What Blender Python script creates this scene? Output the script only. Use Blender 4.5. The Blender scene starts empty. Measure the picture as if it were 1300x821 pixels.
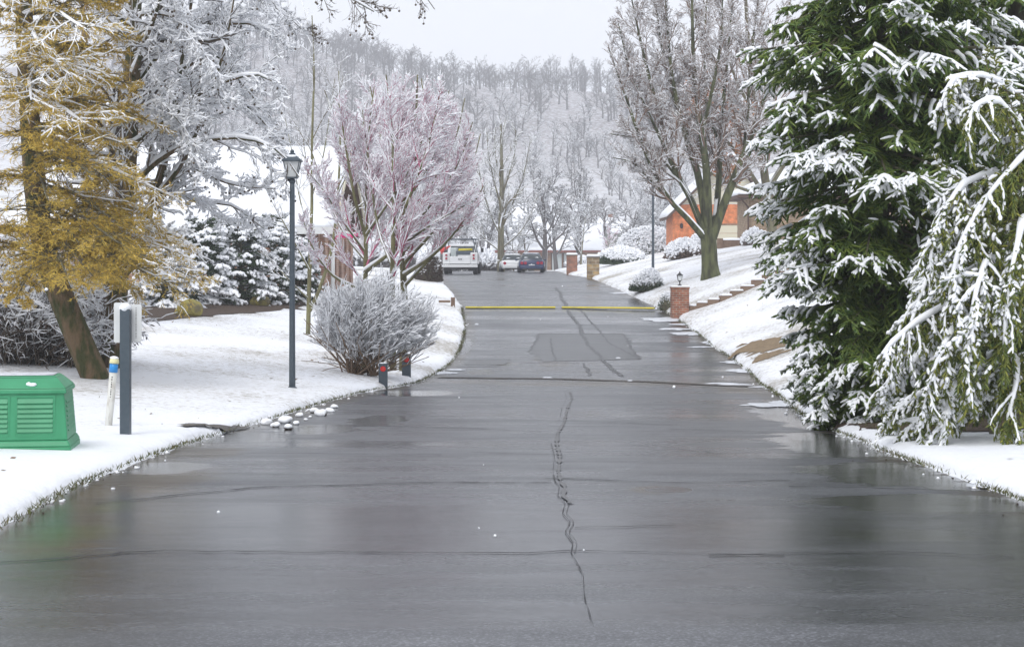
import bpy, bmesh, math, random
import numpy as np
from mathutils import Vector, Matrix

# ------------------------------------------------------------------ camera, world, sun, exposure
F = 2200.0          # focal length in photo pixels (photo is 1300 wide)
CX, HY = 650.0, 332.0   # principal column and horizon row of the photo
SC = bpy.context.scene
COL = SC.collection
cam_d = bpy.data.cameras.new("camera"); cam = bpy.data.objects.new("camera", cam_d); COL.objects.link(cam)
cam_d.sensor_width = 36.0; cam_d.lens = F / 1300.0 * 36.0; cam_d.sensor_fit = 'HORIZONTAL'
cam_d.shift_y = -(410.5 - HY) / 1300.0
cam_d.clip_start = 0.3; cam_d.clip_end = 4000
cam.location = (0, 0, 0); cam.rotation_euler = (math.radians(90), 0, 0)
SC.camera = cam

SUN_EL, SUN_ROT = math.radians(52), math.radians(200)
world = bpy.data.worlds.new("World"); SC.world = world; world.use_nodes = True
wn, wl = world.node_tree.nodes, world.node_tree.links
wn.clear()
sky = wn.new('ShaderNodeTexSky'); sky.sky_type = 'NISHITA'; sky.sun_disc = False
sky.sun_elevation = SUN_EL; sky.sun_rotation = SUN_ROT; sky.dust_density = 4.0; sky.air_density = 1.0
hs = wn.new('ShaderNodeHueSaturation'); hs.inputs['Saturation'].default_value = 0.22
wl.new(sky.outputs[0], hs.inputs['Color'])
# closed cloud deck: veils the blue sky, slightly mottled
tc = wn.new('ShaderNodeTexCoord'); mp = wn.new('ShaderNodeMapping'); mp.inputs['Scale'].default_value = (1.2, 1.2, 4.0)
nz = wn.new('ShaderNodeTexNoise'); nz.inputs['Scale'].default_value = 1.6; nz.inputs['Detail'].default_value = 5
cr = wn.new('ShaderNodeValToRGB')
cr.color_ramp.elements[0].position = .3; cr.color_ramp.elements[0].color = (7.6, 7.9, 8.6, 1)
cr.color_ramp.elements[1].position = .75; cr.color_ramp.elements[1].color = (8.4, 8.65, 9.3, 1)
wl.new(tc.outputs['Generated'], mp.inputs[0]); wl.new(mp.outputs[0], nz.inputs['Vector']); wl.new(nz.outputs['Fac'], cr.inputs[0])
mx = wn.new('ShaderNodeMix'); mx.data_type = 'RGBA'; mx.inputs[0].default_value = 0.88
wl.new(hs.outputs[0], mx.inputs[6]); wl.new(cr.outputs[0], mx.inputs[7])
bg = wn.new('ShaderNodeBackground'); bg.inputs['Strength'].default_value = 0.1
wo = wn.new('ShaderNodeOutputWorld')
wl.new(mx.outputs[2], bg.inputs[0]); wl.new(bg.outputs[0], wo.inputs['Surface'])

sun_d = bpy.data.lights.new("sun", 'SUN'); sun_d.energy = 1.3; sun_d.angle = math.radians(25); sun_d.color = (1.0, .98, .95)
sun = bpy.data.objects.new("sun", sun_d); COL.objects.link(sun)
sun.rotation_euler = (math.radians(90) - SUN_EL, 0, math.radians(180) - SUN_ROT + math.radians(0))
SC.view_settings.view_transform = 'Standard'; SC.view_settings.look = 'None'
SC.view_settings.exposure = 0.36; SC.view_settings.gamma = 1.0; SC.view_settings.use_curve_mapping = False
SC.render.engine = 'CYCLES'
SC.cycles.max_bounces = 6; SC.cycles.diffuse_bounces = 5; SC.cycles.glossy_bounces = 2
SC.cycles.transmission_bounces = 3; SC.cycles.transparent_max_bounces = 6; SC.cycles.volume_bounces = 1; SC.cycles.use_denoising = True

# ------------------------------------------------------------------ small maths
def S(Y): return F / Y
def at(px, py, Y): s = F / Y; return np.array([(px - CX) / s, Y, (HY - py) / s])
def lerp(a, b, t): return a + (b - a) * t
def pchip(xs, ys):
    xs = np.array(xs, float); ys = np.array(ys, float); h = np.diff(xs); d = np.diff(ys) / h
    m = np.zeros_like(ys); m[0] = d[0]; m[-1] = d[-1]
    for i in range(1, len(xs) - 1):
        m[i] = 0 if d[i-1] * d[i] <= 0 else 2 * d[i-1] * d[i] / (d[i-1] + d[i])
    def f(x):
        x = np.asarray(x, float); xc = np.clip(x, xs[0], xs[-1]); i = np.clip(np.searchsorted(xs, xc) - 1, 0, len(h) - 1)
        t = (xc - xs[i]) / h[i]
        return ((1+2*t)*(1-t)**2*ys[i] + t*(1-t)**2*h[i]*m[i] + t*t*(3-2*t)*ys[i+1] + t*t*(t-1)*h[i]*m[i+1])
    return f
def sines(seed, n, lo, hi, dim):
    r = np.random.default_rng(seed); fr = np.exp(r.uniform(np.log(lo), np.log(hi), n)); ph = r.uniform(0, 6.283, n)
    d = r.normal(size=(n, dim)); d /= np.linalg.norm(d, axis=1, keepdims=True)
    def f(P):
        P = np.asarray(P, float); P = P[..., None] if dim == 1 else P
        return np.sin((P @ (d * fr[:, None]).T) + ph).mean(-1) * math.sqrt(2)
    return f

# ------------------------------------------------------------------ road profile and edges (metres; camera is the origin)
Hroad = pchip([-60, 7, 12.4, 14.5, 20.4, 28.8, 36, 42, 48.4, 58.5, 69, 75, 88, 105, 123, 135, 160, 220, 260, 300, 420, 600, 700, 1000],
              [-1.60, -1.64, -1.74, -1.77, -1.98, -2.2, -2.48, -2.52, -2.38, -1.8, -1.35, -1.1, -.80, -.79, -.73, -.74, -1.0, -1.1, -.4, 3, 23, 59, 61, 30])
_Yt = np.linspace(6, 125, 4000); _yt = HY - Hroad(_Yt) * F / _Yt
def Yrow(py):       # distance at which the road surface shows in photo row py
    i = np.where(_yt <= py)[0]
    return float(_Yt[i[0]]) if len(i) else 125.0
LE = [(-3.35, -60), (-3.35, 9)]; RE = [(3.75, -60), (3.72, 9)]
for px, py in [(0,672),(100,618),(200,578),(300,545),(345,532),(430,507),(500,492),(530,486),(560,470),(577,455),(588,430),(588,400),(580,380),(565,362)]:
    Y = Yrow(py); LE.append(((px - CX) / S(Y), Y))
for px, py in [(1300,640),(1200,603),(1150,585),(1090,560),(1040,540),(985,500),(960,482),(935,460),(900,435),(860,405),(800,375),(752,354)]:
    Y = Yrow(py); RE.append(((px - CX) / S(Y), Y))
for Y, a, b in [(105, 548, 722), (135, 552, 705), (160, 556, 700), (1000, 640, 660)]:
    LE.append(((a - CX) / S(Y), Y)); RE.append(((b - CX) / S(Y), Y))
xl = pchip([p[1] for p in LE], [p[0] for p in LE]); xr = pchip([p[1] for p in RE], [p[0] for p in RE])
lA = pchip([-60, 10, 18, 26, 35, 45, 60, 80, 130, 160, 1000], [.02, .02, .035, .10, .17, .21, .2, .15, .06, 0, 0])
lL = pchip([-60, 26, 35, 45, 60, 80, 130, 1000], [.5, .8, 1.4, 1.6, 1.3, .7, .5, .5])
rA = pchip([-60, 12, 20.5, 28, 36, 50, 60, 75, 100, 125, 150, 200, 1000], [.03, .03, .05, .14, .30, .42, .42, .30, .24, .24, .16, .03, 0])
rL = pchip([-60, 20, 36, 50, 75, 125, 1000], [1, 1.5, 3.0, 3.6, 3.5, 4.0, 4.0])
und = sines(5, 14, .25, 1.6, 2)
def T(x, Y):        # terrain (snow) height
    x = np.asarray(x, float); Y = np.asarray(Y, float)
    h = Hroad(Y); dl = np.maximum(xl(Y) - x, 0); dr = np.maximum(x - xr(Y), 0)
    near = np.clip((190 - Y) / 50, 0, 1)
    L = lL(Y); R = rL(Y)
    z = h + L * (1 - np.exp(-lA(Y) * dl / L)) + R * (1 - np.exp(-rA(Y) * dr / R)) * np.clip((230 - Y) / 60, 0, 1)
    far = np.clip((Y - 260) / 300, 0, 1)
    z = z + far * (17 * np.exp(-((x + 100) / 62) ** 2) + 1.2 * np.sin(x / 17.0) - 4 * np.clip((x + 20) / 80, 0, 1))
    d = np.maximum(dl, dr)
    z = z + np.clip(d / 1.5, 0, 1) * .035 * und(np.stack([x, Y * .7], -1)) * near
    z = z + .10 * np.clip(d / .16, 0, 1) ** .6
    return z
def ground_at(px, py, y0=7, y1=135):    # first hit of the photo ray on the terrain
    Ys = np.linspace(y0, y1, 6000); xs = (px - CX) / F * Ys; zs = (HY - py) / F * Ys
    i = np.where(zs <= T(xs, Ys))[0]
    k = i[0] if len(i) else len(Ys) - 1
    return np.array([xs[k], Ys[k], float(T(xs[k], Ys[k]))])
def on_road(px, py, dz=0.0):
    Y = Yrow(py); return np.array([(px - CX) / S(Y), Y, float(Hroad(Y)) + dz])

# ------------------------------------------------------------------ materials
def mat(name, col, rough=.6, noise=None, metal=0, spec=None, bump=None, emit=None, trans=None, coord='Object', island=None, coat=None):
    m = bpy.data.materials.new(name); m.use_nodes = True; nt = m.node_tree; N = nt.nodes; Lk = nt.links
    b = N['Principled BSDF']; b.inputs['Roughness'].default_value = rough; b.inputs['Metallic'].default_value = metal
    b.inputs['Base Color'].default_value = (*col, 1)
    if spec is not None: b.inputs['Specular IOR Level'].default_value = spec
    if coat: b.inputs['Coat Weight'].default_value = coat
    if trans: b.inputs['Transmission Weight'].default_value = trans
    if emit: b.inputs['Emission Color'].default_value = (*emit[0], 1); b.inputs['Emission Strength'].default_value = emit[1]
    t = N.new('ShaderNodeTexCoord')
    src = None
    if noise:       # (colour2, scale, lo, hi[, stretch])
        mp = N.new('ShaderNodeMapping'); Lk.new(t.outputs[coord], mp.inputs[0])
        if len(noise) > 4: mp.inputs['Scale'].default_value = noise[4]
        n = N.new('ShaderNodeTexNoise'); n.inputs['Scale'].default_value = noise[1]; n.inputs['Detail'].default_value = 6
        Lk.new(mp.outputs[0], n.inputs['Vector'])
        r = N.new('ShaderNodeValToRGB'); r.color_ramp.elements[0].position = noise[2]; r.color_ramp.elements[1].position = noise[3]
        r.color_ramp.elements[0].color = (*col, 1); r.color_ramp.elements[1].color = (*noise[0], 1)
        Lk.new(n.outputs['Fac'], r.inputs[0]); src = r.outputs[0]
    if island:      # (colour2,) varies per loose piece
        g = N.new('ShaderNodeNewGeometry'); r = N.new('ShaderNodeValToRGB')
        cols = [col] + list(island)
        while len(r.color_ramp.elements) < len(cols): r.color_ramp.elements.new(.5)
        for i, c in enumerate(cols): r.color_ramp.elements[i].position = i / (len(cols) - 1); r.color_ramp.elements[i].color = (*c, 1)
        Lk.new(g.outputs['Random Per Island'], r.inputs[0])
        if src is not None:
            mxn = N.new('ShaderNodeMix'); mxn.data_type = 'RGBA'; mxn.inputs[0].default_value = .5
            Lk.new(src, mxn.inputs[6]); Lk.new(r.outputs[0], mxn.inputs[7]); src = mxn.outputs[2]
        else: src = r.outputs[0]
    if src is not None: Lk.new(src, b.inputs['Base Color'])
    if bump:        # (scale, strength, distance)
        n = N.new('ShaderNodeTexNoise'); n.inputs['Scale'].default_value = bump[0]; n.inputs['Detail'].default_value = 5
        mp = N.new('ShaderNodeMapping'); Lk.new(t.outputs[coord], mp.inputs[0])
        if len(bump) > 3: mp.inputs['Scale'].default_value = bump[3]
        Lk.new(mp.outputs[0], n.inputs['Vector'])
        bn = N.new('ShaderNodeBump'); bn.inputs['Strength'].default_value = bump[1]; bn.inputs['Distance'].default_value = bump[2]
        Lk.new(n.outputs['Fac'], bn.inputs['Height']); Lk.new(bn.outputs[0], b.inputs['Normal'])
    return m
def brick_mat(name, c1, c2, mortar, bw=.21, bh=.075, rough=.85, msize=.012):
    m = bpy.data.materials.new(name); m.use_nodes = True; N = m.node_tree.nodes; Lk = m.node_tree.links; b = N['Principled BSDF']
    t = N.new('ShaderNodeTexCoord'); sx = N.new('ShaderNodeSeparateXYZ'); Lk.new(t.outputs['Object'], sx.inputs[0])
    ad = N.new('ShaderNodeMath'); Lk.new(sx.outputs[0], ad.inputs[0]); Lk.new(sx.outputs[1], ad.inputs[1])
    cb = N.new('ShaderNodeCombineXYZ'); Lk.new(ad.outputs[0], cb.inputs[0]); Lk.new(sx.outputs[2], cb.inputs[1])
    br = N.new('ShaderNodeTexBrick'); Lk.new(cb.outputs[0], br.inputs['Vector'])
    br.inputs['Scale'].default_value = 1; br.inputs['Brick Width'].default_value = bw; br.inputs['Row Height'].default_value = bh
    br.inputs['Mortar Size'].default_value = msize; br.inputs['Bias'].default_value = -.1
    br.inputs['Color1'].default_value = (*c1, 1); br.inputs['Color2'].default_value = (*c2, 1); br.inputs['Mortar'].default_value = (*mortar, 1)
    n = N.new('ShaderNodeTexNoise'); n.inputs['Scale'].default_value = 4; n.inputs['Detail'].default_value = 6; Lk.new(t.outputs['Object'], n.inputs['Vector'])
    r = N.new('ShaderNodeValToRGB'); r.color_ramp.elements[0].position = .3; r.color_ramp.elements[0].color = (.55, .55, .55, 1)
    r.color_ramp.elements[1].position = .7; r.color_ramp.elements[1].color = (1.15, 1.1, 1.05, 1); Lk.new(n.outputs['Fac'], r.inputs[0])
    mu = N.new('ShaderNodeMix'); mu.data_type = 'RGBA'; mu.blend_type = 'MULTIPLY'; mu.inputs[0].default_value = 1
    Lk.new(br.outputs['Color'], mu.inputs[6]); Lk.new(r.outputs[0], mu.inputs[7]); Lk.new(mu.outputs[2], b.inputs['Base Color'])
    b.inputs['Roughness'].default_value = rough
    bn = N.new('ShaderNodeBump'); bn.inputs['Strength'].default_value = .6; bn.inputs['Distance'].default_value = .008; bn.invert = True
    Lk.new(br.outputs['Fac'], bn.inputs['Height']); Lk.new(bn.outputs[0], b.inputs['Normal'])
    return m
M = {}
M['snow'] = mat('snow', (.86, .88, .92), .55, bump=(9, .35, .05))
M['snowtree'] = mat('snow_on_branch', (.90, .915, .94), .6, island=[(.86, .875, .91)])
M['bark'] = mat('bark', (.10, .085, .06), .9, noise=((.20, .19, .11), 7, .35, .7, (1, 1, .25)), bump=(14, 1, .03, (1, 1, .2)))
M['bark_moss'] = mat('mossy_bark', (.17, .115, .065), .9, noise=((.055, .060, .018), 9, .40, .60, (1, 1, .4)), bump=(22, 1, .08, (1, 1, .3)))
M['bark_green'] = mat('green_bark', (.040, .042, .022), .95, noise=((.115, .125, .055), 6, .38, .62, (1, 1, .3)), bump=(9, 1, .12, (1, 1, .2)))
M['bark_olive'] = mat('olive_bark', (.20, .19, .09), .9, noise=((.11, .10, .06), 6, .4, .65, (1, 1, .4)), bump=(18, .8, .02))
M['bark_tan'] = mat('tan_bark', (.27, .19, .13), .9, noise=((.15, .10, .06), 6, .35, .7, (1, 1, .3)), bump=(14, 1, .03, (1, 1, .2)))
M['twig'] = mat('twig', (.085, .065, .05), .85, island=[(.15, .12, .09)])
M['twig_olive'] = mat('twig_olive', (.14, .12, .06), .85, island=[(.20, .17, .10)])
M['twig_pink'] = mat('twig_pink', (.62, .15, .27), .8, island=[(.42, .12, .18), (.70, .22, .36)])
M['twig_purple'] = mat('twig_purple', (.20, .135, .10), .85, island=[(.27, .18, .13), (.13, .09, .07)])
M['twig_bush'] = mat('twig_bush', (.16, .11, .085), .85, island=[(.10, .07, .055), (.21, .15, .12)])
M['twig_far'] = mat('twig_far', (.085, .075, .075), .9, island=[(.13, .115, .11)])
M['needle'] = mat('needle', (.05, .10, .022), .6, island=[(.09, .15, .025), (.16, .21, .03), (.06, .11, .035)])
M['needle_dark'] = mat('needle_dark', (.022, .045, .022), .65, island=[(.04, .07, .03), (.05, .08, .03)])
M['needle_yellow'] = mat('needle_yellow', (.15, .17, .02), .6, island=[(.08, .12, .02), (.24, .24, .03), (.045, .08, .02), (.12, .15, .03)])
M['gold'] = mat('gold_foliage', (.52, .35, .04), .7, island=[(.74, .53, .10), (.30, .24, .05), (.62, .40, .07), (.17, .16, .05)])
M['oakleaf'] = mat('oak_leaf', (.42, .17, .06), .7, island=[(.32, .12, .05), (.48, .23, .10)])
M['stone'] = mat('mossy_rock', (.30, .26, .07), .9, noise=((.14, .12, .07), 5, .4, .65), bump=(12, 1, .04))
M['mulch'] = mat('mulch', (.05, .032, .022), .95, noise=((.10, .07, .05), 25, .3, .7), bump=(30, 1, .04))
M['green'] = mat('green_paint', (.030, .235, .105), .45, noise=((.05, .31, .15), 4, .3, .75, (1, 1, .4)), bump=(60, .06, .005))
M['slate'] = mat('slate_paint', (.055, .075, .095), .45, noise=((.075, .095, .115), 20, .3, .8))
M['white'] = mat('white_paint', (.72, .73, .73), .45, noise=((.62, .62, .60), 4, .3, .8))
M['black'] = mat('black_plastic', (.02, .02, .022), .5)
M['rubber'] = mat('rubber', (.025, .025, .027), .8)
M['glass_dark'] = mat('dark_glass', (.02, .03, .035), .08, spec=.8)
M['frost'] = mat('frosted_glass', (.62, .64, .64), .25, spec=.6)
M['red'] = mat('red_reflector', (.65, .02, .02), .25)
M['yellow'] = mat('yellow_rubber', (.62, .52, .03), .6, noise=((.42, .36, .05), 3, .45, .75))
M['blue_band'] = mat('blue_band', (.02, .25, .62), .4)
M['cream'] = mat('cream_siding', (.62, .58, .45), .7)
M['navy'] = mat('navy_car_paint', (.008, .025, .09), .25, coat=.8)
M['carwhite'] = mat('white_car_paint', (.70, .71, .72), .3, coat=.5)
M['tail'] = mat('tail_light', (.35, .01, .04), .2)
M['chrome'] = mat('metal', (.5, .5, .52), .3, metal=1)
M['ice'] = mat('icy_glass', (.45, .50, .50), .3)
M['pink'] = mat('pink_cloth', (.75, .03, .22), .8)
M['redcloth'] = mat('red_cone', (.65, .06, .05), .6)
M['roofbrown'] = mat('brown_roof', (.10, .06, .045), .8)
M['timber'] = mat('weathered_timber', (.16, .10, .07), .9, noise=((.24, .17, .12), 6, .3, .7), bump=(20, 1, .02))
M['soil'] = mat('dead_grass_soil', (.26, .19, .11), .95, noise=((.17, .12, .07), 9, .3, .7), bump=(30, 1, .02))
M['concrete'] = mat('concrete', (.22, .20, .17), .75, noise=((.14, .125, .10), 5, .35, .7), bump=(50, .4, .01))
M['grass'] = mat('grass', (.07, .11, .02), .8, island=[(.14, .12, .05), (.05, .08, .02), (.12, .09, .05)])
M['brick_pink'] = brick_mat('pinkish_brick', (.50, .29, .21), (.40, .22, .16), (.48, .40, .34))
M['brick_red'] = brick_mat('red_brick', (.36, .12, .06), (.24, .075, .045), (.34, .29, .24))
M['brick_orange'] = brick_mat('orange_brick', (.80, .23, .07), (.66, .17, .05), (.66, .34, .20))
M['brick_tan'] = brick_mat('tan_brick', (.42, .30, .19), (.30, .20, .12), (.40, .34, .27), .25, .09)
M['brick_brown'] = brick_mat('brown_brick', (.36, .20, .12), (.28, .15, .09), (.36, .30, .24))
M['stonework'] = brick_mat('tan_stone', (.46, .33, .17), (.20, .15, .11), (.40, .36, .28), .34, .17, msize=.02)

# ------------------------------------------------------------------ mesh helpers
def mesh_np(name, V, Fs, m, parent=None, smooth=True):
    V = np.ascontiguousarray(V, dtype=np.float32)
    me = bpy.data.meshes.new(name)
    Fs = [np.asarray(f, np.int32) for f in Fs if len(f)]
    tot = sum(f.size for f in Fs); nf = sum(len(f) for f in Fs)
    me.vertices.add(len(V)); me.vertices.foreach_set('co', V.ravel())
    me.loops.add(tot); me.polygons.add(nf)
    me.loops.foreach_set('vertex_index', np.concatenate([f.ravel() for f in Fs]))
    sz = np.concatenate([np.full(len(f), f.shape[1], np.int32) for f in Fs])
    st = np.concatenate([[0], np.cumsum(sz)[:-1]]).astype(np.int32)
    me.polygons.foreach_set('loop_start', st)
    me.polygons.foreach_set('use_smooth', np.full(nf, smooth))
    me.update(calc_edges=True)
    for mm in (m if isinstance(m, (list, tuple)) else [m]): me.materials.append(mm)
    o = bpy.data.objects.new(name, me); COL.objects.link(o)
    if parent is not None: o.parent = parent
    return o
def tag(o, label=None, cat=None, group=None, kind=None):
    if label: o['label'] = label
    if cat: o['category'] = cat
    if group: o['group'] = group
    if kind: o['kind'] = kind
    return o
def thing(name, label, cat, loc=(0, 0, 0), rz=0, group=None, scale=None):
    o = bpy.data.objects.new(name, None); COL.objects.link(o); o.empty_display_size = .2
    o.location = [float(v) for v in loc]; o.rotation_euler = (0, 0, rz)
    if scale is not None: o.scale = scale if hasattr(scale, '__len__') else (scale,) * 3
    return tag(o, label, cat, group)
def kids(o): return [c for c in COL.objects if c.parent == o]
def dup(root, loc, rz=0, scale=None, label=None, group=None, _p=None):
    c = root.copy(); COL.objects.link(c)
    c.location = [float(v) for v in loc]; c.rotation_euler = (0, 0, rz)
    if scale is not None: c.scale = scale if hasattr(scale, '__len__') else (scale,) * 3
    if label: c['label'] = label
    if group: c['group'] = group
    for ch in kids(root):
        k = ch.copy(); COL.objects.link(k); k.parent = c
        for g in kids(ch):
            q = g.copy(); COL.objects.link(q); q.parent = k
    return c
class MB:           # box / tube / prism collector -> ONE mesh
    def __init__(s): s.b = bmesh.new()
    def box(s, x0, x1, y0, y1, z0, z1, mi=0):
        vs = [s.b.verts.new(p) for p in ((x0,y0,z0),(x1,y0,z0),(x1,y1,z0),(x0,y1,z0),(x0,y0,z1),(x1,y0,z1),(x1,y1,z1),(x0,y1,z1))]
        for f in ((0,3,2,1),(4,5,6,7),(0,1,5,4),(1,2,6,5),(2,3,7,6),(3,0,4,7)):
            s.b.faces.new([vs[i] for i in f]).material_index = mi
        return vs
    def frus(s, r0, z0, r1, z1, c=(0, 0), mi=0):   # rectangles (hx,hy) at two heights
        a = [s.b.verts.new((c[0]+sx*r0[0], c[1]+sy*r0[1], z0)) for sx, sy in ((-1,-1),(1,-1),(1,1),(-1,1))]
        d = [s.b.verts.new((c[0]+sx*r1[0], c[1]+sy*r1[1], z1)) for sx, sy in ((-1,-1),(1,-1),(1,1),(-1,1))]
        for i in range(4): s.b.faces.new((a[i], a[(i+1)%4], d[(i+1)%4], d[i])).material_index = mi
        s.b.faces.new(a[::-1]).material_index = mi; s.b.faces.new(d).material_index = mi
    def lathe(s, prof, n=20, c=(0, 0, 0), axis='z'):
        rings = []
        for r, z in prof:
            ring = []
            for i in range(n):
                a = 2*math.pi*i/n
                p = (r*math.cos(a), r*math.sin(a), z)
                if axis == 'x': p = (p[2], p[0], p[1])
                if axis == 'y': p = (p[0], p[2], p[1])
                ring.append(s.b.verts.new((p[0]+c[0], p[1]+c[1], p[2]+c[2])))
            rings.append(ring)
        for a, d in zip(rings, rings[1:]):
            for i in range(n): s.b.faces.new((a[i], a[(i+1)%n], d[(i+1)%n], d[i]))
        s.b.faces.new(rings[0][::-1]); s.b.faces.new(rings[-1])
    def prism(s, pts, y0, y1, axis='y'):           # polygon in xz extruded along y (or yz along x)
        f = (lambda p, q: (p[0], q, p[1])) if axis == 'y' else (lambda p, q: (q, p[0], p[1])) if axis == 'x' else (lambda p, q: (p[0], p[1], q))
        a = [s.b.verts.new(f(p, y0)) for p in pts]; d = [s.b.verts.new(f(p, y1)) for p in pts]; n = len(pts)
        for i in range(n): s.b.faces.new((a[i], a[(i+1)%n], d[(i+1)%n], d[i]))
        s.b.faces.new(a[::-1]); s.b.faces.new(d)
    def tube(s, p, q, r, r2=None, n=8):
        p = Vector(p); q = Vector(q); d = (q-p).normalized(); u = d.orthogonal().normalized(); v = d.cross(u); r2 = r if r2 is None else r2
        a = [s.b.verts.new(p+(u*math.cos(t)+v*math.sin(t))*r) for t in [2*math.pi*i/n for i in range(n)]]
        e = [s.b.verts.new(q+(u*math.cos(t)+v*math.sin(t))*r2) for t in [2*math.pi*i/n for i in range(n)]]
        for i in range(n): s.b.faces.new((a[i], a[(i+1)%n], e[(i+1)%n], e[i]))
        s.b.faces.new(a[::-1]); s.b.faces.new(e)
    def build(s, name, m, parent=None, bevel=0, smooth=False, seg=2):
        bmesh.ops.recalc_face_normals(s.b, faces=s.b.faces)
        me = bpy.data.meshes.new(name); s.b.to_mesh(me); s.b.free()
        for mm in (m if isinstance(m, (list, tuple)) else [m]): me.materials.append(mm)
        if smooth:
            for p in me.polygons: p.use_smooth = True
        o = bpy.data.objects.new(name, me); COL.objects.link(o)
        if parent is not None: o.parent = parent
        if bevel:
            b = o.modifiers.new('bevel', 'BEVEL'); b.width = bevel; b.segments = seg; b.limit_method = 'ANGLE'; b.angle_limit = .6
        return o
def lumpy(name, rx, ry, rz, m, parent=None, seed=0, amp=.12, sub=3, loc=(0, 0, 0), flat=None):  # rounded lump of snow or stone
    b = bmesh.new(); bmesh.ops.create_icosphere(b, subdivisions=sub, radius=1); f = sines(seed, 10, 1.5, 5, 3)
    for v in b.verts:
        k = 1 + amp * float(f(np.array(v.co)))
        v.co = Vector((v.co.x*rx*k, v.co.y*ry*k, max(v.co.z, flat if flat is not None else -9)*rz*k)) + Vector(loc)
    mb = MB(); mb.b.free(); mb.b = b
    return mb.build(name, m, parent, smooth=True)

# ------------------------------------------------------------------ branching (all vectorised)
UP = np.array([0, 0, 1.0])
def nrm(a): return a / np.maximum(np.linalg.norm(a, axis=-1, keepdims=True), 1e-9)
def grow(rng, P, D, L, R, k=4, wander=.12, trop=(0, 0, 0), taper=.35, curl=0):
    m = len(P); pts = np.empty((m, k+1, 3)); pts[:, 0] = P; D = nrm(D); st = (L / k)[:, None]; trop = np.array(trop, float)
    for i in range(k):
        D = nrm(D + rng.normal(size=(m, 3)) * wander + trop + UP * curl * (i - k * .4) / k)
        P = P + D * st; pts[:, i+1] = P
    rad = R[:, None] * np.linspace(1, taper, k+1)[None]
    return pts, rad, L
def spawn(rng, lev, n, t0=.25, t1=1., ang=.8, sd=.15, lr=.5, rr=.6, up=0., planar=None, tl=.5, rmin=0., outx=0.):
    pts, rad, L = lev; m, k1, _ = pts.shape; k = k1 - 1
    t = t0 + (t1 - t0) * ((np.arange(n)[None] + rng.uniform(0, 1, (m, n))) / n)
    i = np.minimum((t * k).astype(int), k - 1); f = t * k - i; r = np.arange(m)[:, None]
    A, B = pts[r, i], pts[r, i+1]; P = A + (B - A) * f[..., None]; tan = nrm(B - A); R = rad[r, i] * (1 - f) + rad[r, i+1] * f
    if planar is None:
        w = rng.normal(size=(m, n, 3))
    else:
        side = nrm(np.cross(tan, UP)); sg = np.where((np.arange(n)[None] + rng.integers(0, 2, (m, 1))) % 2, 1., -1.)[..., None]
        w = side * sg + rng.normal(size=(m, n, 3)) * planar
    w = nrm(w - (w * tan).sum(-1, keepdims=True) * tan)
    a = rng.normal(ang, sd, (m, n))[..., None]
    D = tan * np.cos(a) + w * np.sin(a); D[..., 2] += up; D[..., 0] += outx; D = nrm(D)
    LL = L[:, None] * lr * (1 - tl * t) * rng.uniform(.6, 1.25, (m, n))
    return P.reshape(-1, 3), D.reshape(-1, 3), LL.ravel(), np.maximum(R * rr, rmin).ravel()
def poly_level(polys, radii, k=10):     # hand-placed limbs, resampled smoothly
    out = []; rr = []; LL = []
    for p, r in zip(polys, radii):
        p = np.array(p, float); d = np.r_[0, np.cumsum(np.linalg.norm(np.diff(p, axis=0), axis=1))]
        t = np.linspace(0, d[-1], k+1); q = np.stack([pchip(d, p[:, j])(t) for j in range(3)], -1)
        out.append(q); rr.append(np.interp(t, np.linspace(0, d[-1], len(r)), r)); LL.append(d[-1])
    return np.array(out), np.array(rr), np.array(LL)
def cut(level, keep):
    pts, rad, L = level; ok = keep(pts[:, -1]); return pts[ok], rad[ok], L[ok]
def tubes(levels, n=4, off=0, start=0):
    V = []; Q = []; base = start
    for pts, rad, _ in levels:
        m, k1, _ = pts.shape
        if not m: continue
        tan = nrm(np.gradient(pts, axis=1)); ref = np.where(np.abs(tan[..., 2:3]) > .9, np.array([1., 0, 0]), UP)
        u = nrm(np.cross(tan, ref)); v = np.cross(u, tan); a = np.arange(n) * 2 * np.pi / n
        ring = pts[:, :, None] + (u[:, :, None] * np.cos(a)[None, None, :, None] + v[:, :, None] * np.sin(a)[None, None, :, None]) * rad[:, :, None, None]
        V.append(ring.reshape(-1, 3))
        idx = base + np.arange(m*k1*n).reshape(m, k1, n); a0 = idx[:, :-1]; a1 = idx[:, 1:]
        Q.append(np.stack([a0, np.roll(a0, -1, 2), np.roll(a1, -1, 2), a1], -1).reshape(-1, 4)); base += m*k1*n
    return (np.concatenate(V), np.concatenate(Q)) if V else (np.zeros((0, 3)), np.zeros((0, 4), int))
WND = np.array([-.30, -.42, 1.0]); WND = WND / np.linalg.norm(WND); PLASTER = .5   # snow blown in from the left front sticks to upright twigs too
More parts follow.
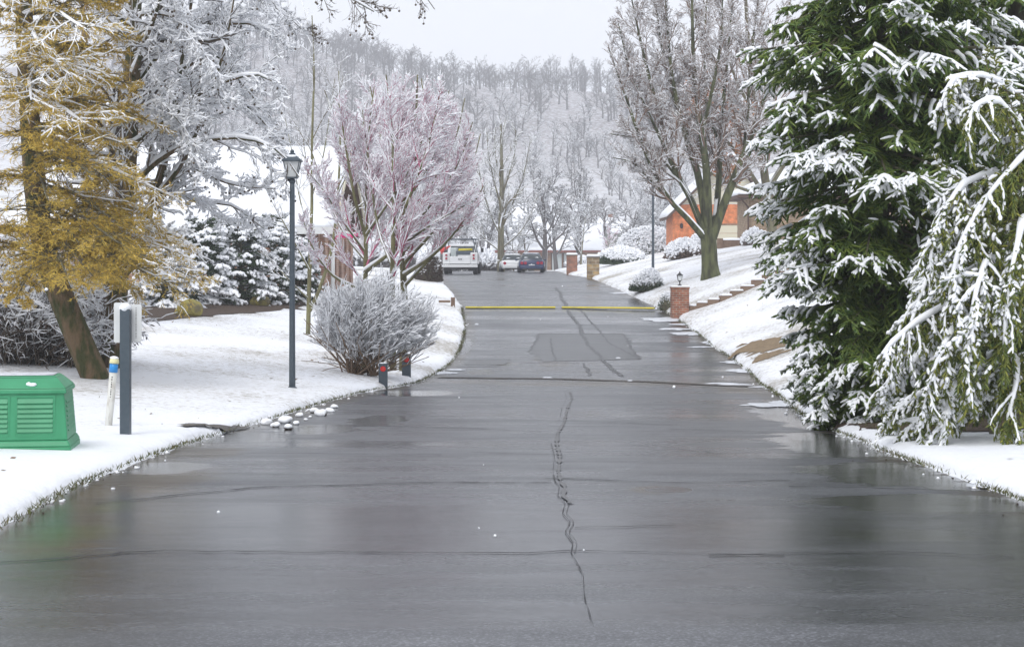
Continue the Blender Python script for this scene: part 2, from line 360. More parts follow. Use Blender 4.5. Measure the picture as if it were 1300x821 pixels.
def snow_tubes(rng, levels, w0=.008, wr=1., h=.8, prob=1., n=4, plaster=PLASTER):
    V = []; Q = []; base = 0
    for pts, rad, _ in levels:
        if prob < 1: ok = rng.uniform(size=len(pts)) < prob; pts, rad = pts[ok], rad[ok]
        m, k1, _ = pts.shape
        if not m: continue
        tan = nrm(np.gradient(pts, axis=1)); ref = np.where(np.abs((tan * WND).sum(-1, keepdims=True)) > .985, np.array([1., 0, 0]), WND)
        u = nrm(np.cross(tan, ref)); v = np.cross(u, tan); v = v * np.where((v * WND).sum(-1, keepdims=True) < 0, -1, 1)
        hor = np.clip(1.15 - np.abs(tan[..., 2]) ** 2 * 1.15, plaster, 1); amt = hor * rng.uniform(.65, 1.2, (m, k1))
        w = (rad * wr + w0 * amt); hh = (w0 * h + rad * .55 * h) * amt; w = w * np.where(hor < .12, .3, 1)
        w[:, -1] *= .5; hh[:, -1] *= .5
        c = pts + v * (rad * .75 + hh * .5)[..., None] * .95; a = np.arange(n) * 2 * np.pi / n + (np.pi / 4 if n == 4 else np.pi/2)
        ring = c[:, :, None] + u[:, :, None] * (np.cos(a)[None, None] * w[..., None])[..., None] + v[:, :, None] * (np.sin(a)[None, None] * hh[..., None])[..., None]
        V.append(ring.reshape(-1, 3)); idx = base + np.arange(m*k1*n).reshape(m, k1, n); a0 = idx[:, :-1]; a1 = idx[:, 1:]
        Q.append(np.stack([a0, np.roll(a0, -1, 2), np.roll(a1, -1, 2), a1], -1).reshape(-1, 4)); base += m*k1*n
    return (np.concatenate(V), np.concatenate(Q)) if V else (np.zeros((0, 3)), np.zeros((0, 4), int))
def spindles(P, D, L, r, prof=(.45, 1, .85, .12), n=4, rise=0.):  # shoots: spindle round an axis
    m = len(P); k = len(prof); t = np.linspace(0, 1, k)
    pts = P[:, None] + D[:, None] * (L[:, None] * t)[..., None]; pts[..., 2] += rise
    return pts, np.asarray(r).reshape(-1, 1) * np.array(prof)[None], L
def needles(rng, P, D, L, n, ln, wd):             # thin triangles bristling from shoots
    m = len(P); t = rng.uniform(.05, 1, (m, n)); b = P[:, None] + D[:, None] * (L[:, None] * t)[..., None]
    w = rng.normal(size=(m, n, 3)); w = nrm(w - (w * D[:, None]).sum(-1, keepdims=True) * D[:, None]); d = nrm(w + D[:, None] * .8)
    s = nrm(np.cross(d, rng.normal(size=(m, n, 3)))) * wd; e = b + d * (ln * rng.uniform(.7, 1.2, (m, n)))[..., None]
    V = np.stack([b - s, b + s, e], 2).reshape(-1, 3); return V, np.arange(len(V)).reshape(-1, 3)
def join(*parts):   # (V, faces) pairs -> V, [faces...]
    V = []; Fs = []; b = 0
    for v, f in parts:
        if len(v): V.append(v); Fs.append(np.asarray(f) + b); b += len(v)
    return np.concatenate(V), Fs
def put(name, V, Fs, m, parent, smooth=True): return mesh_np(name, V, Fs if isinstance(Fs, list) else [Fs], m, parent, smooth)

# ================================================================== THE SETTING
# ---- snow-covered ground: one sheet to the horizon, dropping under the road
def build_ground():
    Ys = np.unique(np.concatenate([np.linspace(-60, 6, 30), np.arange(6, 24, .07), np.arange(24, 46, .11), np.arange(46, 136, .35), np.arange(136, 300, 2.5), np.arange(300, 1001, 12)]))
    offs = np.array([-.15, 0, .015, .03, .06, .1, .16, .25, .4, .6, .85, 1.15, 1.5, 1.9, 2.4, 3, 3.7, 4.5, 5.4, 6.5, 7.8, 9.3, 11, 13, 16, 20, 26, 36, 52, 80, 130, 220, 400])
    j1 = sines(1, 30, 2, 34, 1); j2 = sines(2, 30, 2, 34, 1); j3 = sines(8, 12, .5, 3, 1)
    def side(edge, sg, jf):
        jit = (.045 * jf(Ys) + .05 * j3(Ys * sg + 3)) * np.clip(Ys / 12, .6, 2.2)
        X = edge(Ys)[:, None] + sg * (offs[None] + jit[:, None] * np.exp(-np.maximum(offs, 0) / .35)[None])
        Yg = np.repeat(Ys[:, None], len(offs), 1)
        Z = T(X, Yg); Zr = Hroad(Ys)[:, None] - .06
        prof = np.clip(offs / .16, 0, 1) ** .6
        d = np.maximum((xl(Yg) - X) if sg < 0 else (X - xr(Yg)), 0)
        Z = Z - .10 * np.clip(d / .16, 0, 1) ** .6 + .10 * prof[None] + .012 * jf(Yg * 3.1 + offs * 9) * np.clip(offs * 6, 0, 1) * (Yg < 60)
        nr = Ys < 158; Z[nr, 0] = Zr[nr, 0]; Z[nr, 1] = Zr[nr, 0] + .03
        Z = np.where(offs[None] > 0, Z - .03 * (offs[None] < .05), Z)
        return X, Yg, Z
    XL, YL, ZL = side(xl, -1, j1); XR, YR, ZR = side(xr, 1, j2)
    X = np.concatenate([XL[:, ::-1], XR], 1); Y = np.concatenate([YL[:, ::-1], YR], 1); Z = np.concatenate([ZL[:, ::-1], ZR], 1)
    r, c = X.shape; V = np.stack([X, Y, Z], -1).reshape(-1, 3); idx = np.arange(r*c).reshape(r, c)
    Q = np.stack([idx[:-1, :-1], idx[:-1, 1:], idx[1:, 1:], idx[1:, :-1]], -1).reshape(-1, 4)
    # snow material: clean snow, with grass blades poking through in patches of the upper lawns
    m = bpy.data.materials.new('snowy_lawn'); m.use_nodes = True; N = m.node_tree.nodes; Lk = m.node_tree.links; b = N['Principled BSDF']
    t = N.new('ShaderNodeTexCoord'); mp_ = N.new('ShaderNodeMapping'); mp_.inputs['Scale'].default_value = (5.5, 14, 5); Lk.new(t.outputs['Object'], mp_.inputs[0])
    n1 = N.new('ShaderNodeTexNoise'); n1.inputs['Scale'].default_value = 1.6; n1.inputs['Detail'].default_value = 9; n1.inputs['Roughness'].default_value = .72; Lk.new(mp_.outputs[0], n1.inputs['Vector'])
    n2 = N.new('ShaderNodeTexNoise'); n2.inputs['Scale'].default_value = .35; n2.inputs['Detail'].default_value = 4; Lk.new(t.outputs['Object'], n2.inputs['Vector'])
    sx = N.new('ShaderNodeSeparateXYZ'); Lk.new(t.outputs['Object'], sx.inputs[0])
    yy = N.new('ShaderNodeMapRange'); yy.inputs[1].default_value = 15; yy.inputs[2].default_value = 27; yy.inputs[3].default_value = -.2; yy.inputs[4].default_value = .0; Lk.new(sx.outputs[1], yy.inputs[0])
    a1 = N.new('ShaderNodeMath'); a1.operation = 'MULTIPLY_ADD'; a1.inputs[1].default_value = .5; Lk.new(n2.outputs['Fac'], a1.inputs[0]); Lk.new(n1.outputs['Fac'], a1.inputs[2])
    a2 = N.new('ShaderNodeMath'); Lk.new(a1.outputs[0], a2.inputs[0]); Lk.new(yy.outputs[0], a2.inputs[1])
    r1 = N.new('ShaderNodeValToRGB'); r1.color_ramp.elements[0].position = .75; r1.color_ramp.elements[0].color = (.86, .88, .92, 1)
    r1.color_ramp.elements[1].position = .89; r1.color_ramp.elements[1].color = (.24, .20, .13, 1); Lk.new(a2.outputs[0], r1.inputs[0]); 
    fl = N.new('ShaderNodeMapRange'); fl.inputs[1].default_value = 290; fl.inputs[2].default_value = 470; Lk.new(sx.outputs[1], fl.inputs[0])
    n4 = N.new('ShaderNodeTexNoise'); n4.inputs['Scale'].default_value = .9; n4.inputs['Detail'].default_value = 8; n4.inputs['Roughness'].default_value = .75; Lk.new(t.outputs['Object'], n4.inputs['Vector'])
    r4 = N.new('ShaderNodeValToRGB'); r4.color_ramp.elements[0].position = .44; r4.color_ramp.elements[0].color = (.16, .13, .12, 1); r4.color_ramp.elements[1].position = .60; r4.color_ramp.elements[1].color = (.62, .63, .67, 1); Lk.new(n4.outputs['Fac'], r4.inputs[0])
    fm = N.new('ShaderNodeMix'); fm.data_type = 'RGBA'; Lk.new(fl.outputs[0], fm.inputs[0]); Lk.new(r1.outputs[0], fm.inputs[6]); Lk.new(r4.outputs[0], fm.inputs[7]); Lk.new(fm.outputs[2], b.inputs['Base Color'])
    b.inputs['Roughness'].default_value = .55
    n3 = N.new('ShaderNodeTexNoise'); n3.inputs['Scale'].default_value = 6; n3.inputs['Detail'].default_value = 8; n3.inputs['Roughness'].default_value = .6; Lk.new(t.outputs['Object'], n3.inputs['Vector'])
    bn = N.new('ShaderNodeBump'); bn.inputs['Strength'].default_value = .6; bn.inputs['Distance'].default_value = .06; Lk.new(n3.outputs['Fac'], bn.inputs['Height']); Lk.new(bn.outputs[0], b.inputs['Normal'])
    o = mesh_np('ground', V, [Q], m); tag(o, 'snow-covered lawns and hillside either side of the road', kind='structure')
build_ground()

# ---- wet asphalt road
def road_material():
    m = bpy.data.materials.new('wet_asphalt'); m.use_nodes = True; N = m.node_tree.nodes; Lk = m.node_tree.links; b = N['Principled BSDF']
    t = N.new('ShaderNodeTexCoord')
    def noise(scale, st=(1, 1, 1), detail=6, rough=.55):
        mp_ = N.new('ShaderNodeMapping'); mp_.inputs['Scale'].default_value = st; Lk.new(t.outputs['Object'], mp_.inputs[0])
        n = N.new('ShaderNodeTexNoise'); n.inputs['Scale'].default_value = scale; n.inputs['Detail'].default_value = detail; n.inputs['Roughness'].default_value = rough
        Lk.new(mp_.outputs[0], n.inputs['Vector']); return n.outputs['Fac']
    def ramp(src, p0, c0, p1, c1):
        r = N.new('ShaderNodeValToRGB'); r.color_ramp.elements[0].position = p0; r.color_ramp.elements[1].position = p1
        r.color_ramp.elements[0].color = (*c0, 1) if hasattr(c0, '__len__') else (c0,)*3 + (1,); r.color_ramp.elements[1].color = (*c1, 1) if hasattr(c1, '__len__') else (c1,)*3 + (1,)
        Lk.new(src, r.inputs[0]); return r.outputs[0]
    def mixc(mode, f, a, c):
        x = N.new('ShaderNodeMix'); x.data_type = 'RGBA'; x.blend_type = mode; x.inputs[0].default_value = f; Lk.new(a, x.inputs[6]); Lk.new(c, x.inputs[7]); return x.outputs[2]
    base = ramp(noise(.42, (.28, 1.15, 1), 7, .6), .36, (.030, .032, .037), .64, (.090, .094, .104))
    grain = ramp(noise(70, detail=5, rough=.7), .32, .42, .72, 1.65)
    blot = ramp(noise(1.8, (.4, 1.4, 1)), .36, .8, .62, 1.12)
    vo = N.new('ShaderNodeTexVoronoi'); vo.inputs['Scale'].default_value = 75; Lk.new(t.outputs['Object'], vo.inputs['Vector'])
    peb = ramp(vo.outputs['Color'], .5, .85, .97, 2.1)
    c = mixc('MULTIPLY', 1, mixc('MULTIPLY', 1, mixc('MULTIPLY', 1, base, grain), blot), peb)
    def blob(pts, nz, amt=.9, soft=.25):      # union of ellipses (real places on the road), ragged by noise -> 0..1
        best = None
        for (px, py, hw, hh) in pts:
            c0 = on_road(px, py); rx = hw / S(c0[1]); y0 = Yrow(py + hh); y1 = Yrow(max(py - hh, 346)); ry = max((y1 - y0) / 2, .15); cy_ = (y0 + y1) / 2
            mp_ = N.new('ShaderNodeMapping'); mp_.inputs['Scale'].default_value = (1 / rx, 1 / ry, 0); mp_.inputs['Location'].default_value = (-c0[0] / rx, -cy_ / ry, 0); Lk.new(t.outputs['Object'], mp_.inputs[0])
            ln = N.new('ShaderNodeVectorMath'); ln.operation = 'LENGTH'; Lk.new(mp_.outputs[0], ln.inputs[0])
            s1 = N.new('ShaderNodeMath'); s1.operation = 'SUBTRACT'; s1.inputs[0].default_value = 1; Lk.new(ln.outputs['Value'], s1.inputs[1])
            if best is None: best = s1.outputs[0]
            else:
                m1 = N.new('ShaderNodeMath'); m1.operation = 'MAXIMUM'; Lk.new(best, m1.inputs[0]); Lk.new(s1.outputs[0], m1.inputs[1]); best = m1.outputs[0]
        n0 = N.new('ShaderNodeMath'); n0.operation = 'SUBTRACT'; n0.inputs[1].default_value = .5; Lk.new(nz, n0.inputs[0])
        ma = N.new('ShaderNodeMath'); ma.operation = 'MULTIPLY_ADD'; ma.inputs[1].default_value = amt * 2; Lk.new(n0.outputs[0], ma.inputs[0]); Lk.new(best, ma.inputs[2])
        mr = N.new('ShaderNodeMapRange'); mr.interpolation_type = 'SMOOTHSTEP'; mr.inputs[1].default_value = .12; mr.inputs[2].default_value = .12 + soft; Lk.new(ma.outputs[0], mr.inputs[0]); return mr.outputs[0]
    def mixm(f, a, val):
        x = N.new('ShaderNodeMix'); x.data_type = 'RGBA'; Lk.new(f, x.inputs[0]); Lk.new(a, x.inputs[6]); x.inputs[7].default_value = (*val, 1) if hasattr(val, '__len__') else (val, val, val, 1); return x.outputs[2]
    rag = noise(1.3, (.6, 1.6, 1), 8, .62)
    brown = blob([(60, 690, 90, 40), (190, 612, 110, 26), (270, 575, 60, 12), (760, 486, 220, 5), (600, 484, 60, 4), (835, 622, 45, 8), (700, 455, 30, 20), (960, 497, 60, 8)], rag, .8, .5)
    green_ = blob([(70, 680, 90, 22), (150, 640, 60, 14)], noise(2.2, (.6, 1, 1), 5), .9, .7)
    c = mixm(brown, c, (.062, .050, .036)); c = mixm(green_, c, (.045, .062, .030))
    at_ = N.new('ShaderNodeAttribute'); at_.attribute_name = 'edge'; ns = N.new('ShaderNodeMath'); ns.operation = 'MULTIPLY_ADD'; ns.inputs[1].default_value = -.7; Lk.new(rag, ns.inputs[0]); Lk.new(at_.outputs['Fac'], ns.inputs[2])
    er = N.new('ShaderNodeMapRange'); er.interpolation_type = 'SMOOTHSTEP'; er.inputs[1].default_value = .12; er.inputs[2].default_value = -.22; Lk.new(ns.outputs[0], er.inputs[0])
    c = mixm(er.outputs[0], c, (.060, .052, .042))
    pud = blob([(1130, 604, 120, 20), (1215, 618, 60, 9), (1010, 532, 45, 22), (1060, 565, 90, 22), (1180, 640, 200, 16), (480, 534, 45, 9), (610, 472, 22, 5), (640, 462, 22, 3), (300, 556, 90, 9), (400, 545, 70, 8), (520, 500, 70, 5), (590, 440, 10, 12), (850, 622, 35, 5), (210, 595, 60, 10), (1150, 680, 120, 10)], rag, .75, .22)
    c = mixm(pud, c, (.018, .019, .020))
    Lk.new(c, b.inputs['Base Color'])
    wet = noise(.42, (.28, 1.15, 1), 7, .6)
    ro = ramp(wet, .36, .16, .60, .40); ro2 = ramp(noise(3.5, (.3, 1, 1)), .35, .85, .7, 1.12)
    Lk.new(mixm(pud, mixc('MULTIPLY', 1, ro, ro2), .07), b.inputs['Roughness']); b.inputs['Specular IOR Level'].default_value = .42
    bn = N.new('ShaderNodeBump'); bn.inputs['Strength'].default_value = .35; bn.inputs['Distance'].default_value = .002
    Lk.new(noise(120, detail=6, rough=.75), bn.inputs['Height'])
    b2 = N.new('ShaderNodeBump'); b2.inputs['Strength'].default_value = .12; b2.inputs['Distance'].default_value = .05
    Lk.new(noise(1.1, (.5, 1.3, 1), 3), b2.inputs['Height']); Lk.new(bn.outputs[0], b2.inputs['Normal']); Lk.new(b2.outputs[0], b.inputs['Normal'])
    return m
M['road'] = road_material()
Ys = np.unique(np.concatenate([np.linspace(-60, 6, 24), np.arange(6, 46, .2), np.arange(46, 162, 1.0)]))
us = np.linspace(0, 1, 21); a = xl(Ys) - .3; c = xr(Ys) + .3
X = a[:, None] + (c - a)[:, None] * us[None]; Yg = np.repeat(Ys[:, None], 21, 1); Z = Hroad(Yg) + .0
r_, c_ = X.shape; idx = np.arange(r_*c_).reshape(r_, c_)
road = mesh_np('road', np.stack([X, Yg, Z], -1).reshape(-1, 3), [np.stack([idx[:-1, :-1], idx[:-1, 1:], idx[1:, 1:], idx[1:, :-1]], -1).reshape(-1, 4)], M['road'])
ea = road.data.attributes.new('edge', 'FLOAT', 'POINT'); ea.data.foreach_set('value', np.minimum(X - xl(Yg), xr(Yg) - X).astype(np.float32).ravel())
tag(road, 'wet dark asphalt road dipping to a drain and climbing away', kind='structure')

# sheets laid on the road, given as photo outlines of the real marks, mapped onto the road surface
LAY = [.004]
def sheet(name, poly, m, parent=None, seed=0, rag=.0, dz=None, n=8):
    LAY[0] += .00018; dz = LAY[0] if dz is None else dz
    P = [on_road(px, py) for px, py in poly]; r = np.random.default_rng(seed); out = []
    for p, q in zip(P, P[1:] + P[:1]):
        for k in range(n):
            w = lerp(p, q, k / n); w[:2] += r.normal(size=2) * rag; out.append(w)
    out = np.array(out); out[:, 2] = Hroad(out[:, 1]) + dz
    b = bmesh.new(); vs = [b.verts.new(v) for v in out]
    try: f = b.faces.new(vs)
    except ValueError: b.free(); return None
    bmesh.ops.triangulate(b, faces=[f])
    # subdivide so the sheet follows the road profile
    bmesh.ops.subdivide_edges(b, edges=[e for e in b.edges if e.calc_length() > .8], cuts=3)
    bmesh.ops.triangulate(b, faces=b.faces[:])
    for v in b.verts: v.co.z = float(Hroad(v.co.y)) + dz
    for f in b.faces:
        f.normal_update()
        if f.normal.z < 0: f.normal_flip()
    me = bpy.data.meshes.new(name); b.to_mesh(me); b.free(); me.materials.append(m)
    o = bpy.data.objects.new(name, me); COL.objects.link(o)
    if parent: o.parent = parent
    return o
def ribbon(name, pts, w, m, parent=None, seed=0, jit=0.02, step=.06, photo=True, dz=None, wj=.6):
    LAY[0] += .00018; dz = LAY[0] if dz is None else dz
    P = np.array([on_road(*p)[:2] for p in pts]) if photo else np.array(pts, float)
    d = np.r_[0, np.cumsum(np.linalg.norm(np.diff(P, axis=0), axis=1))]; k = max(int(d[-1] / step), 3); t = np.linspace(0, d[-1], k)
    r = np.random.default_rng(seed); q = np.stack([np.interp(t, d, P[:, j]) for j in (0, 1)], -1)
    js = np.cumsum(r.normal(size=(k, 2)) * jit * .5, 0); js -= np.linspace(0, 1, k)[:, None] * js[-1]; q = q + js * .6 + r.normal(size=(k, 2)) * jit * .5
    tn = nrm(np.gradient(q, axis=0)); sd = np.stack([-tn[:, 1], tn[:, 0]], -1); ww = w * .5 * (1 + wj * r.uniform(-1, 1, k))[:, None]
    A, B = q - sd * ww, q + sd * ww
    V = np.concatenate([np.c_[A, Hroad(A[:, 1]) + dz], np.c_[B, Hroad(B[:, 1]) + dz]]); i = np.arange(k - 1)
    return mesh_np(name, V, [np.stack([i, i+k, i+k+1, i+1], -1)], m, parent)
M['crack'] = mat('crack', (.012, .012, .013), .75)
M['seam'] = mat('tar_seam', (.016, .016, .018), .38)
M['patch'] = mat('fresh_asphalt_patch', (.022, .023, .026), .42, noise=((.034, .035, .038), 4, .3, .7), bump=(90, .3, .004))
M['patch_pale'] = mat('pale_asphalt_patch', (.060, .060, .062), .36, noise=((.044, .045, .05), 3, .3, .7), bump=(90, .25, .004))
M['patch_brown'] = mat('brown_sandy_asphalt', (.085, .068, .050), .45, noise=((.05, .045, .04), 2.5, .35, .65, (.4, 1, 1)), bump=(80, .3, .004))
M['water'] = mat('puddle_water', (.014, .015, .015), .06, spec=.5, bump=(1.5, .05, .02))
M['slush'] = mat('slush', (.66, .68, .72), .45, noise=((.42, .44, .48), 8, .4, .7), bump=(20, .8, .02))
M['gutter'] = mat('gutter_asphalt', (.070, .064, .055), .45, noise=((.042, .041, .040), 3, .3, .7), bump=(60, .5, .006))
# gutter strips: coarser, dirt-stained asphalt along both road edges
def strip(name, fn, sg, w, y0, y1, seed):
    Yv = np.arange(y0, y1, .25); f = sines(seed, 16, .4, 6, 1); e = fn(Yv); A = e + sg * .12; B = e - sg * (w + .09 * f(Yv)) * np.clip(Yv / 14, .8, 1.0)
    V = np.concatenate([np.c_[A, Yv, Hroad(Yv) + .0045], np.c_[B, Yv, Hroad(Yv) + .0045]]); k = len(Yv); i = np.arange(k - 1)
    q = np.stack([i, i+1, i+k+1, i+k], -1); q = q if sg < 0 else q[:, ::-1]
    o = mesh_np(name, V, [q], M['gutter'], road); return o
M['patch_soft'] = mat('repair_asphalt', (.026, .027, .030), .34, noise=((.055, .057, .061), 3, .3, .7, (.5, 1, 1)), bump=(120, .3, .002))
sheet('patch', [(684,424),(790,424),(800,432),(812,456),(690,459),(671,447)], M['patch_soft'], road, 3, .07)
sheet('patch', [(596,457),(646,457),(640,463),(588,463)], M['patch_soft'], road, 4, .02)
seams = [([(684,424),(790,424)], .22), ([(690,459),(812,456)], .16), ([(596,457),(646,457)], .16), ([(580,466),(634,465)], .12), ([(790,424),(812,456)], .07), ([(684,424),(671,447)], .06), ([(660,461),(742,461),(748,477)], .06), ([(596,457),(640,457)], .05),
         ([(705,365),(740,425),(758,450),(790,478)], .10), ([(735,392),(775,436),(812,456)], .05), ([(700,430),(705,458)], .04),
         ([(330,545),(430,540),(560,543),(690,548)], .022), ([(120,640),(330,618),(560,612),(700,613)], .026), ([(0,716),(200,700),(420,702),(690,702),(760,699),(1000,706)], .02),
         ([(690,608),(860,613),(1000,610)], .022), ([(730,670),(860,668)], .018), ([(560,535),(700,534),(860,540)], .018), ([(850,545),(1000,549),(1110,552)], .02),
         ([(600,575),(715,578)], .018), ([(205,582),(330,575),(560,578)], .018), ([(1000,618),(1230,624),(1300,628)], .02), ([(770,560),(990,585)], .008), ([(900,706),(1130,702),(1290,708)], .022)]
for i, (p, w) in enumerate(seams): ribbon('seam', p, w, M['seam'] if i < 11 else M['crack'], road, 30 + i, .03, .12)
M['crackpale2'] = mat('fine_crack', (.028, .028, .031), .6)
crk = [(716,498),(722,506),(714,520),(712,535),(700,550),(699,563),(705,580),(699,600),(703,612),(712,618),(706,630),(722,640),(712,652),(728,664),(714,676),(730,690),(722,702),(733,715),(745,731),(742,760),(756,800)]
crk = [(x * .55 + .45 * float(np.interp(y, [498, 560, 620, 731, 800], [718, 700, 708, 735, 752])), y) for x, y in crk]
for k, (a_, b_) in enumerate([(5, 21), (9, 17), (0, 4)]): ribbon('crack', [(x + [0, 5, 0][k] * (1 if y > 560 else .3), y) for x, y in crk[a_:b_]], [.0045, .0035, .003][k], M['crackpale2'], road, 60 + k, .0, .12, wj=.8)
M['crackpale'] = mat('worn_crack_edge', (.11, .11, .115), .5)
ribbon('worn_edge', [(x + 7, y) for x, y in crk[:12]], .03, M['crackpale'], road, 66, .0, .12, wj=.9)
# drain channel across the low point: concrete lip with a dark slot
dr = thing('trench_drain', 'long concrete trench drain with dark slot crossing the dip in the road', 'drain')
dz0 = LAY[0] + .003
ribbon('channel', [(556,479.5),(700,481),(830,485),(966,491.5)], .34, mat('drain_channel', (.13, .105, .08), .5, noise=((.075, .065, .055), 2.5, .35, .7), bump=(60, .4, .004)), dr, 21, .01, .2, dz=dz0, wj=.08)
ribbon('slot', [(560,479.5),(700,481),(830,485),(964,491.5)], .085, M['crack'], dr, 22, .008, .2, dz=dz0 + .004, wj=.25)
ribbon('lip', [(600,482.3),(720,484),(860,489),(940,493.6)], .05, M['concrete'], dr, 23, .006, .2, dz=dz0 + .006, wj=.3)
# slush left on the road, right edge and around the drain
def slush_sheets():
    r = np.random.default_rng(77); Vs = []; Fs = []; base = 0
    spots = [((842,406), .75, .3), ((858,418), .5, .12), ((880,424), .6, .22), ((920,436), .7, .25), ((870,412), .5, .1), ((950,460), .6, .3), ((966,472), .7, .25), ((978,492), .35, .08), ((940,470), .3, .05),
             ((805,372), .9, .35), ((832,392), .3, .2), ((915,487.5), .28, .07), ((935,489), .3, .06), ((800,484), .06, .05), ((695,480), .1, .06), ((560,474), .3, .2), ((985,515), .5, .2), ((1000,512), .3, .2), ((890,441), .3, .05), ((785,455), .06, .05),
             ((1262,618), .2, .06), ((570,430), .2, .2), ((578,470), .2, .12), ((605,412), .06, .1)]
    for (p, rx, ry) in spots:
        c = on_road(*p); n = 40; th = np.arange(n) * 2 * np.pi / n; f = sines(int(p[0] * 7 + p[1]), 8, 1, 7, 1); g = sines(int(p[0] + 99), 6, 6, 16, 1)
        k = 1 + .4 * f(th) + .2 * g(th); ring = []
        for sc_, dz in ((1, -.002), (.93, .006), (.5, .018)):
            x = c[0] + rx * k * sc_ * np.cos(th); y = c[1] + ry * 2.2 * k * sc_ * np.sin(th); ring.append(np.c_[x, y, Hroad(y) + .012 + dz])
        cy = np.array([[c[0], c[1], float(Hroad(c[1])) + .028]]); Vs += ring + [cy]
        i = np.arange(n); j = (i + 1) % n
        Fs.append(np.stack([base+i, base+j, base+n+j, base+n+i], -1)); Fs.append(np.stack([base+n+i, base+n+j, base+2*n+j, base+2*n+i], -1))
        Vs_t = np.stack([base+2*n+i, base+2*n+j, np.full(n, base+3*n), np.full(n, base+3*n)], -1); Fs.append(('t', Vs_t[:, :3])); base += 3*n + 1
    quads = np.concatenate([f for f in Fs if not isinstance(f, tuple)]); tris = np.concatenate([f[1] for f in Fs if isinstance(f, tuple)])
    o = mesh_np('slush', np.concatenate(Vs), [quads, tris], M['slush']); tag(o, 'thin grey-white slush left in patches on the wet road', kind='stuff')
slush_sheets()
# loose lumps of snow and grit along both road edges
def crumbs(name, n, m, seed, rlo, rhi, spread, label, ylo=7, yhi=60, sides=(0, 1), lift=.4):
    r = np.random.default_rng(seed); P = []
    b = bmesh.new(); bmesh.ops.create_icosphere(b, subdivisions=1, radius=1); base = np.array([v.co[:] for v in b.verts]); fc = np.array([[v.index for v in f.verts] for f in b.faces]); b.free()
    Y = ylo + (yhi - ylo) * r.uniform(0, 1, n) ** 1.6; sd = r.choice(sides, n); cl = sines(seed + 1, 8, .5, 3, 1)(Y + sd * 50)
    off = r.exponential(spread, n) - .03; x = np.where(sd == 0, xl(Y) + off, xr(Y) - off)
    ok = cl > -.25; Y, x = Y[ok], x[ok]; n = len(Y); R = r.uniform(rlo, rhi, n) * r.uniform(.4, 1, n)
    V = base[None] * (1 + r.normal(size=(n, len(base), 1)) * .18) * R[:, None, None] * np.array([1.2, 1.2, .8]) + np.stack([x, Y, Hroad(Y) + R * lift], -1)[:, None]
    Fa = (fc[None] + (np.arange(n) * len(base))[:, None, None]).reshape(-1, 3)
    o = mesh_np(name, V.reshape(-1, 3), [Fa], m); tag(o, label, kind='stuff')
crumbs('snow_crumbs', 420, M['snowtree'], 3, .006, .03, .08, 'small lumps of snow fallen along the road edges')
crumbs('leaf_litter', 420, M['mulch'], 4, .003, .010, .10, 'dark leaf litter and grit along the road edges')
# grass fringe and tufts breaking through the snow
def grass_fringe():
    r = np.random.default_rng(9); n = 11000; Y = 7 + 55 * r.uniform(0, 1, n) ** 1.7; sd = r.integers(0, 2, n)
    off = r.normal(.0, .035, n); x = np.where(sd == 0, xl(Y) - off, xr(Y) + off); cl = sines(21, 10, .4, 4, 1)(Y + 60 * sd); ok = cl > r.uniform(-.9, .5, n); x, Y, sd = x[ok], Y[ok], sd[ok]
    z = Hroad(Y) + .02
    # upper lawn tufts
    k = 15000; Y2 = r.uniform(20, 62, k); s2 = r.integers(0, 2, k); d2 = r.uniform(.5, 9, k) ** 1.0; x2 = np.where(s2 == 0, xl(Y2) - d2, xr(Y2) + d2)
    c2 = sines(22, 14, .5, 5, 2)(np.stack([x2, Y2 * .6], -1)); ok = c2 > r.uniform(.15, 1.5, k); x2, Y2 = x2[ok], Y2[ok]
    # green tuft beneath the spruce and in front of the hedge on the right
    k = 3500; x3 = r.uniform(3.9, 7.5, k); Y3 = r.uniform(18.2, 20.2, k) ; ok = (x3 > xr(Y3) + .08); x3, Y3 = x3[ok], Y3[ok]
    X = np.r_[x, x2, x3]; YY = np.r_[Y, Y2, Y3]; Z = np.r_[z, T(x2, Y2) - .01, T(x3, Y3) - .005]; n = len(X)
    h = np.r_[r.uniform(.02, .055, len(x)), r.uniform(.015, .045, len(x2)), r.uniform(.02, .06, len(x3))]
    a = r.uniform(0, 6.28, n); w = .003 + .00014 * YY; tx = r.normal(size=(n, 2)) * h[:, None] * .7
    P = np.stack([X, YY, Z], -1); s_ = np.stack([np.cos(a) * w, np.sin(a) * w, 0 * a], -1)
    V = np.stack([P - s_, P + s_, P + np.c_[tx, h]], 1).reshape(-1, 3)
    o = mesh_np('grass', V, [np.arange(len(V)).reshape(-1, 3)], M['grass'], smooth=False); tag(o, 'winter grass blades poking out along the snow edge', kind='stuff')
grass_fringe()
# bare brown strip on the right lawn and a dark sheet painting the shade under the spruce
def ground_sheet(name, poly, m, label, seed=0, dz=.012, rag=.02, cat=None):
    P = [ground_at(px, py) for px, py in poly]; r = np.random.default_rng(seed); out = []
    for p, q in zip(P, P[1:] + P[:1]):
        for k in range(8): w = lerp(p, q, k / 8); w[:2] += r.normal(size=2) * rag * 2; out.append(w)
    b = bmesh.new(); f = b.faces.new([b.verts.new(v) for v in out]); bmesh.ops.triangulate(b, faces=[f])
    for _ in range(3): bmesh.ops.subdivide_edges(b, edges=[e for e in b.edges if e.calc_length() > .25], cuts=1); bmesh.ops.triangulate(b, faces=b.faces[:])
    for v in b.verts: v.co.z = float(T(v.co.x, v.co.y)) + dz
    for f in b.faces:
        f.normal_update()
        if f.normal.z < 0: f.normal_flip()
    me = bpy.data.meshes.new(name); b.to_mesh(me); b.free(); me.materials.append(m); o = bpy.data.objects.new(name, me); COL.objects.link(o)
    tag(o, label, kind='structure'); return o
